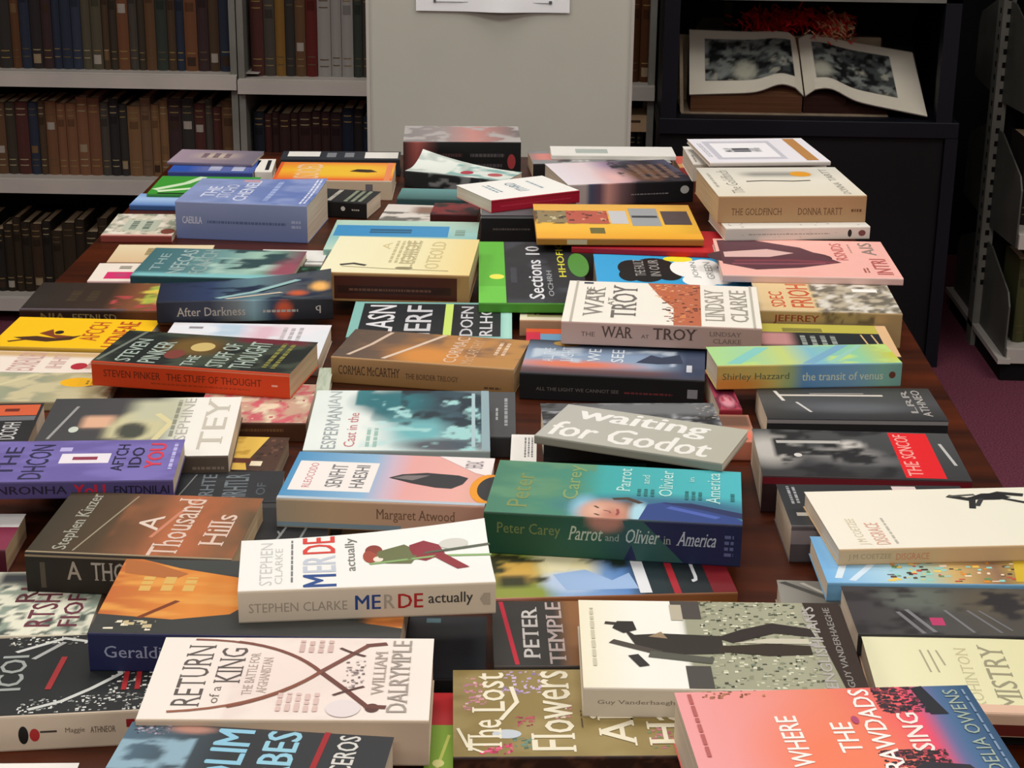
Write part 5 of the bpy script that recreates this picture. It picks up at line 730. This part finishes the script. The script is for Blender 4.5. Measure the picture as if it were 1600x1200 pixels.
mg, bg, ntg = mat('clear_glass', .02, .5, color='#ffffff'); bg.inputs['Transmission Weight'].default_value = 1; bg.inputs['IOR'].default_value = 1.1; bg.inputs['Alpha'].default_value = .12
m = MB(); m.box(CX0 + .036, CY + .0, .603, CX1 - .055, CY + .004, .878); m.build('glass_pane', mg, t)
# the open book, propped on a sloped cradle
t = empty('open_book', (.573, CY + .15, .615), 0, 'large open picture book with black and white photographs inside the cabinet', 'book')
def leaf(side):
    mb = MB(); nx, ny = 26, 18; vs = []; cs = []
    if side < 0: c00, c10, c01, c11 = Vector((-.272, -.10, .034)), Vector((-.002, -.10, .046)), Vector((-.268, .05, .165)), Vector((-.008, .05, .16))
    else: c00, c10, c01, c11 = Vector((.002, -.10, .046)), Vector((.286, -.135, -.002)), Vector((-.004, .05, .16)), Vector((.27, .03, .122))
    S, T_ = np.meshgrid(np.linspace(0, 1, nx + 1), np.linspace(0, 1, ny + 1))
    C = paint(S, T_, '#d6d0c0', [])
    def P(s, q, h=0.):
        p = c00 * (1 - s) * (1 - q) + c10 * s * (1 - q) + c01 * (1 - s) * q + c11 * s * q
        g = s if side < 0 else 1 - s
        rise = .015 * math.exp(-((g - .8) / .15) ** 2) * (1.25 - q) - .014 * max(0, (g - .93) / .07)
        return (p.x, p.y - h * .75, p.z + rise + h * .7)
    top = [P(s, q) for s, q in zip(S.ravel(), T_.ravel())]; n0 = len(top)
    bot = [(x, y + .003, z - .003) for x, y, z in top]
    fs = grid_faces(nx, ny) + grid_faces(nx, ny, n0, True)
    for i in range(nx): fs.append((i, i + 1, i + 1 + n0, i + n0)); a = ny * (nx + 1) + i; fs.append((a, a + n0, a + 1 + n0, a + 1))
    for j in range(ny): a = j * (nx + 1); fs.append((a, a + n0, a + nx + 1 + n0, a + nx + 1)); b = a + nx; fs.append((b, b + nx + 1, b + nx + 1 + n0, b + n0))
    mb.add(top + bot, fs, [tuple(c) for c in C.reshape(-1, 3)] + [(.6, .55, .48)] * n0)
    a0, a1 = (.14, .93) if side < 0 else (.1, .78)
    # photograph printed on the page
    px, py = 34, 20; S2, T2 = np.meshgrid(np.linspace(a0, a1, px + 1), np.linspace(.2, .86, py + 1))
    U = (S2 - a0) / (a1 - a0); V = (T2 - .2) / .66
    C2 = paint(U, V, '#3f4444', [('n', '#7d827f', 9, 7, .5, .15, 80 + side, (0, 0, 1, 1)), ('n', '#141617', 11, 9, .54, .08, 82 + side, (0, .0, 1, 1)), ('b', .45, .22, .12, .22, '#a8a898', .4) if side < 0 else ('b', .08, .25, .13, .2, '#a9a99a', .4), ('n', '#9a9a8c', 9, 7, .66, .08, 84 + side, (0, 0, 1, .5))])
    mb.add([P(s, q, .0012) for s, q in zip(S2.ravel(), T2.ravel())], grid_faces(px, py), [tuple(c) for c in C2.reshape(-1, 3)])
    mb.build('page_spread', M_CLOTH, t)
leaf(-1); leaf(1)
m = MB(); m.prism([(-.094, .032), (-.094, -.008), (.05, -.008), (.05, .15)], 'x', -.268, -.004); m.build('page_block', page_mat('brown_page_edges', '#4a3020', '#6b4630'), t)
m = MB(); m.prism([(-.09, .03), (-.09, -.008), (.05, -.008), (.05, .14)], 'x', .0, .1); m.prism([(-.09, .012), (-.09, -.008), (.03, -.008), (.03, .09)], 'x', .1, .2); m.build('page_block', page_mat('dark_page_edges', '#241512', '#3a221c'), t)
m = MB(); m.prism([(-.10, -.008), (-.10, -.0145), (.075, -.0145), (.075, .15), (.07, .145), (.07, -.008)], 'x', -.29, .2); m.prism([(-.1, -.008), (-.094, -.008), (.05, .14), (.044, .145)], 'x', -.292, -.284); m.build('hard_cover', noisy('worn_tan_board', '#8a7a66', '#a08e78', (20, 20, 20), .8, .1), t)
# tinsel and odds and ends behind the book
m = MB(); rn = random.Random(3)
def tuft(cx, cy, cz, sx, sz, n, cols):
    for i in range(n):
        p = Vector((cx + rn.gauss(0, sx), cy + rn.gauss(0, .015), cz + rn.gauss(0, sz))); d = Vector((rn.uniform(-1, 1), rn.uniform(-1, 1), rn.uniform(-1, 1))).normalized() * .009; e = d.orthogonal().normalized() * .0016
        m.add([tuple(p - d - e), tuple(p - d + e), tuple(p + d + e), tuple(p + d - e)], [(0, 1, 2, 3)], lin(rn.choice(cols)))
tuft(.50, CY + .22, .80, .035, .016, 420, ['#c0181c', '#e02024', '#8a1014']); tuft(.60, CY + .22, .805, .035, .012, 260, ['#c0181c', '#e02024']); tuft(.655, CY + .2, .79, .022, .016, 420, ['#e8342c', '#b0181c', '#f0b080', '#ffe0b0'])
tag(m.build('tinsel_garland', printed('shiny_foil', .3, .7)), 'red tinsel garland with gold flecks behind the open book', 'garland')
m = MB(); m.box(0, 0, 0, .02, .012, .22, lin('#5d5c52')); m.prism([(-.055, .18), (-.07, .15), (-.03, .1), (0, .1), (0, .18)], 'y', 0, .01, lin('#6d6c60')); tag(m.build('signpost_ornament', M_CLOTH, None, (.405, CY + .4, .603)), 'small grey signpost ornament at the back of the cabinet', 'ornament')
m = MB(); m.prism([(0, 0), (.09, -.012), (.09, -.022), (.03, -.014)], 'y', 0, .03, lin('#6a2426')); m.box(.03, 0, -.262, .036, .03, -.016, lin('#2a1414')); tag(m.build('red_ornament', M_CLOTH, None, (.70, CY + .3, .865)), 'dark red ornament on a stem at the right inside the cabinet', 'ornament')

# ------------------------------------------------------------------ double sided steel shelving at the right
UX = 1.05
t = empty('shelving_unit', (0, 0, 0), 0, 'grey double sided steel shelving seen from its end at the right', 'bookcase')
m = MB(); m.box(UX, 4.3750, .0, UX + .03, 4.4300, 1.6)
m.build('end_upright', M_STEELD, t)
m = MB()
for k in range(44): z = .16 + k * .032; m.box(UX - .0006, 4.3920, z, UX + .001, 4.4020, z + .013); m.box(UX + .01, 4.3744, z, UX + .02, 4.3756, z + .013)
m.build('slot_row', M_RUBBER, t)
m = MB(); m.box(UX + .012, 4.1000, 0, 2.2, 4.7000, .045); m.build('plinth', M_RUBBER, t)
m = MB(); m.box(UX, 4.0850, .046, UX + .03, 4.7100, .058); m.build('base_rail', M_STEEL, t)
m = MB(); m.box(UX + .03, 4.3960, .05, 2.2, 4.4100, 1.6); m.build('centre_panel', M_SHELFBACK, t)
for z in (.082, .362, .672, .98):
    m = MB(); m.box(UX + .022, 4.1000, z - .004, 2.2, 4.3900, z); m.box(UX + .022, 4.0920, z - .036, 2.2, 4.1040, z - .002); m.build('shelf', M_STEEL, t)
    m = MB(); m.prism([(4.3750, z - .05), (4.3750, z + .19), (4.3300, z + .19), (4.1300, z + .13), (4.1050, z + .10), (4.1050, z - .036)], 'x', UX + .018, UX + .022); m.build('bracket', M_PLATE, t)
    m = MB(); m.box(UX + .022, 4.4200, z - .004, 2.2, 4.6900, z); m.build('shelf', M_STEEL, t)
    m = MB(); m.prism([(4.4300, z - .05), (4.4300, z + .19), (4.4800, z + .19), (4.6700, z + .13), (4.6900, z + .10), (4.6900, z - .036)], 'x', UX + .018, UX + .022); m.build('bracket', M_PLATE, t)
G = 'old books in the double sided shelving'
fill_row(UX + .045, UX + .36, 4.1500, .082, .2, .21, 21, 'bottom shelf of double sided unit', G, [(0, UX + .1, ['#4a4a28', '#45452a']), (UX + .1, 9, ['#3a3424', '#2c2c24'])], wmin=.026, wmax=.036)
fill_row(UX + .04, UX + .36, 4.1900, .362, .2, .22, 22, 'second shelf of double sided unit', G, [(0, 9, ['#1c1c1e', '#241c1c'])])
fill_row(UX + .04, UX + .36, 4.1700, .672, .2, .23, 23, 'third shelf of double sided unit', G, [(0, 9, ['#4a3a2c', '#3a2422', '#2c2422'])])
m = MB(); m.box(1.03, 4.93, .5, 1.05, 4.96, .62, lin('#c03a34')); m.box(1.03, 4.93, 0, 1.06, 4.96, .5, lin('#141414')); tag(m.build('red_tag_post', M_CLOTH), 'thin dark post with a red tag in the shadow beside the cabinet', 'post')
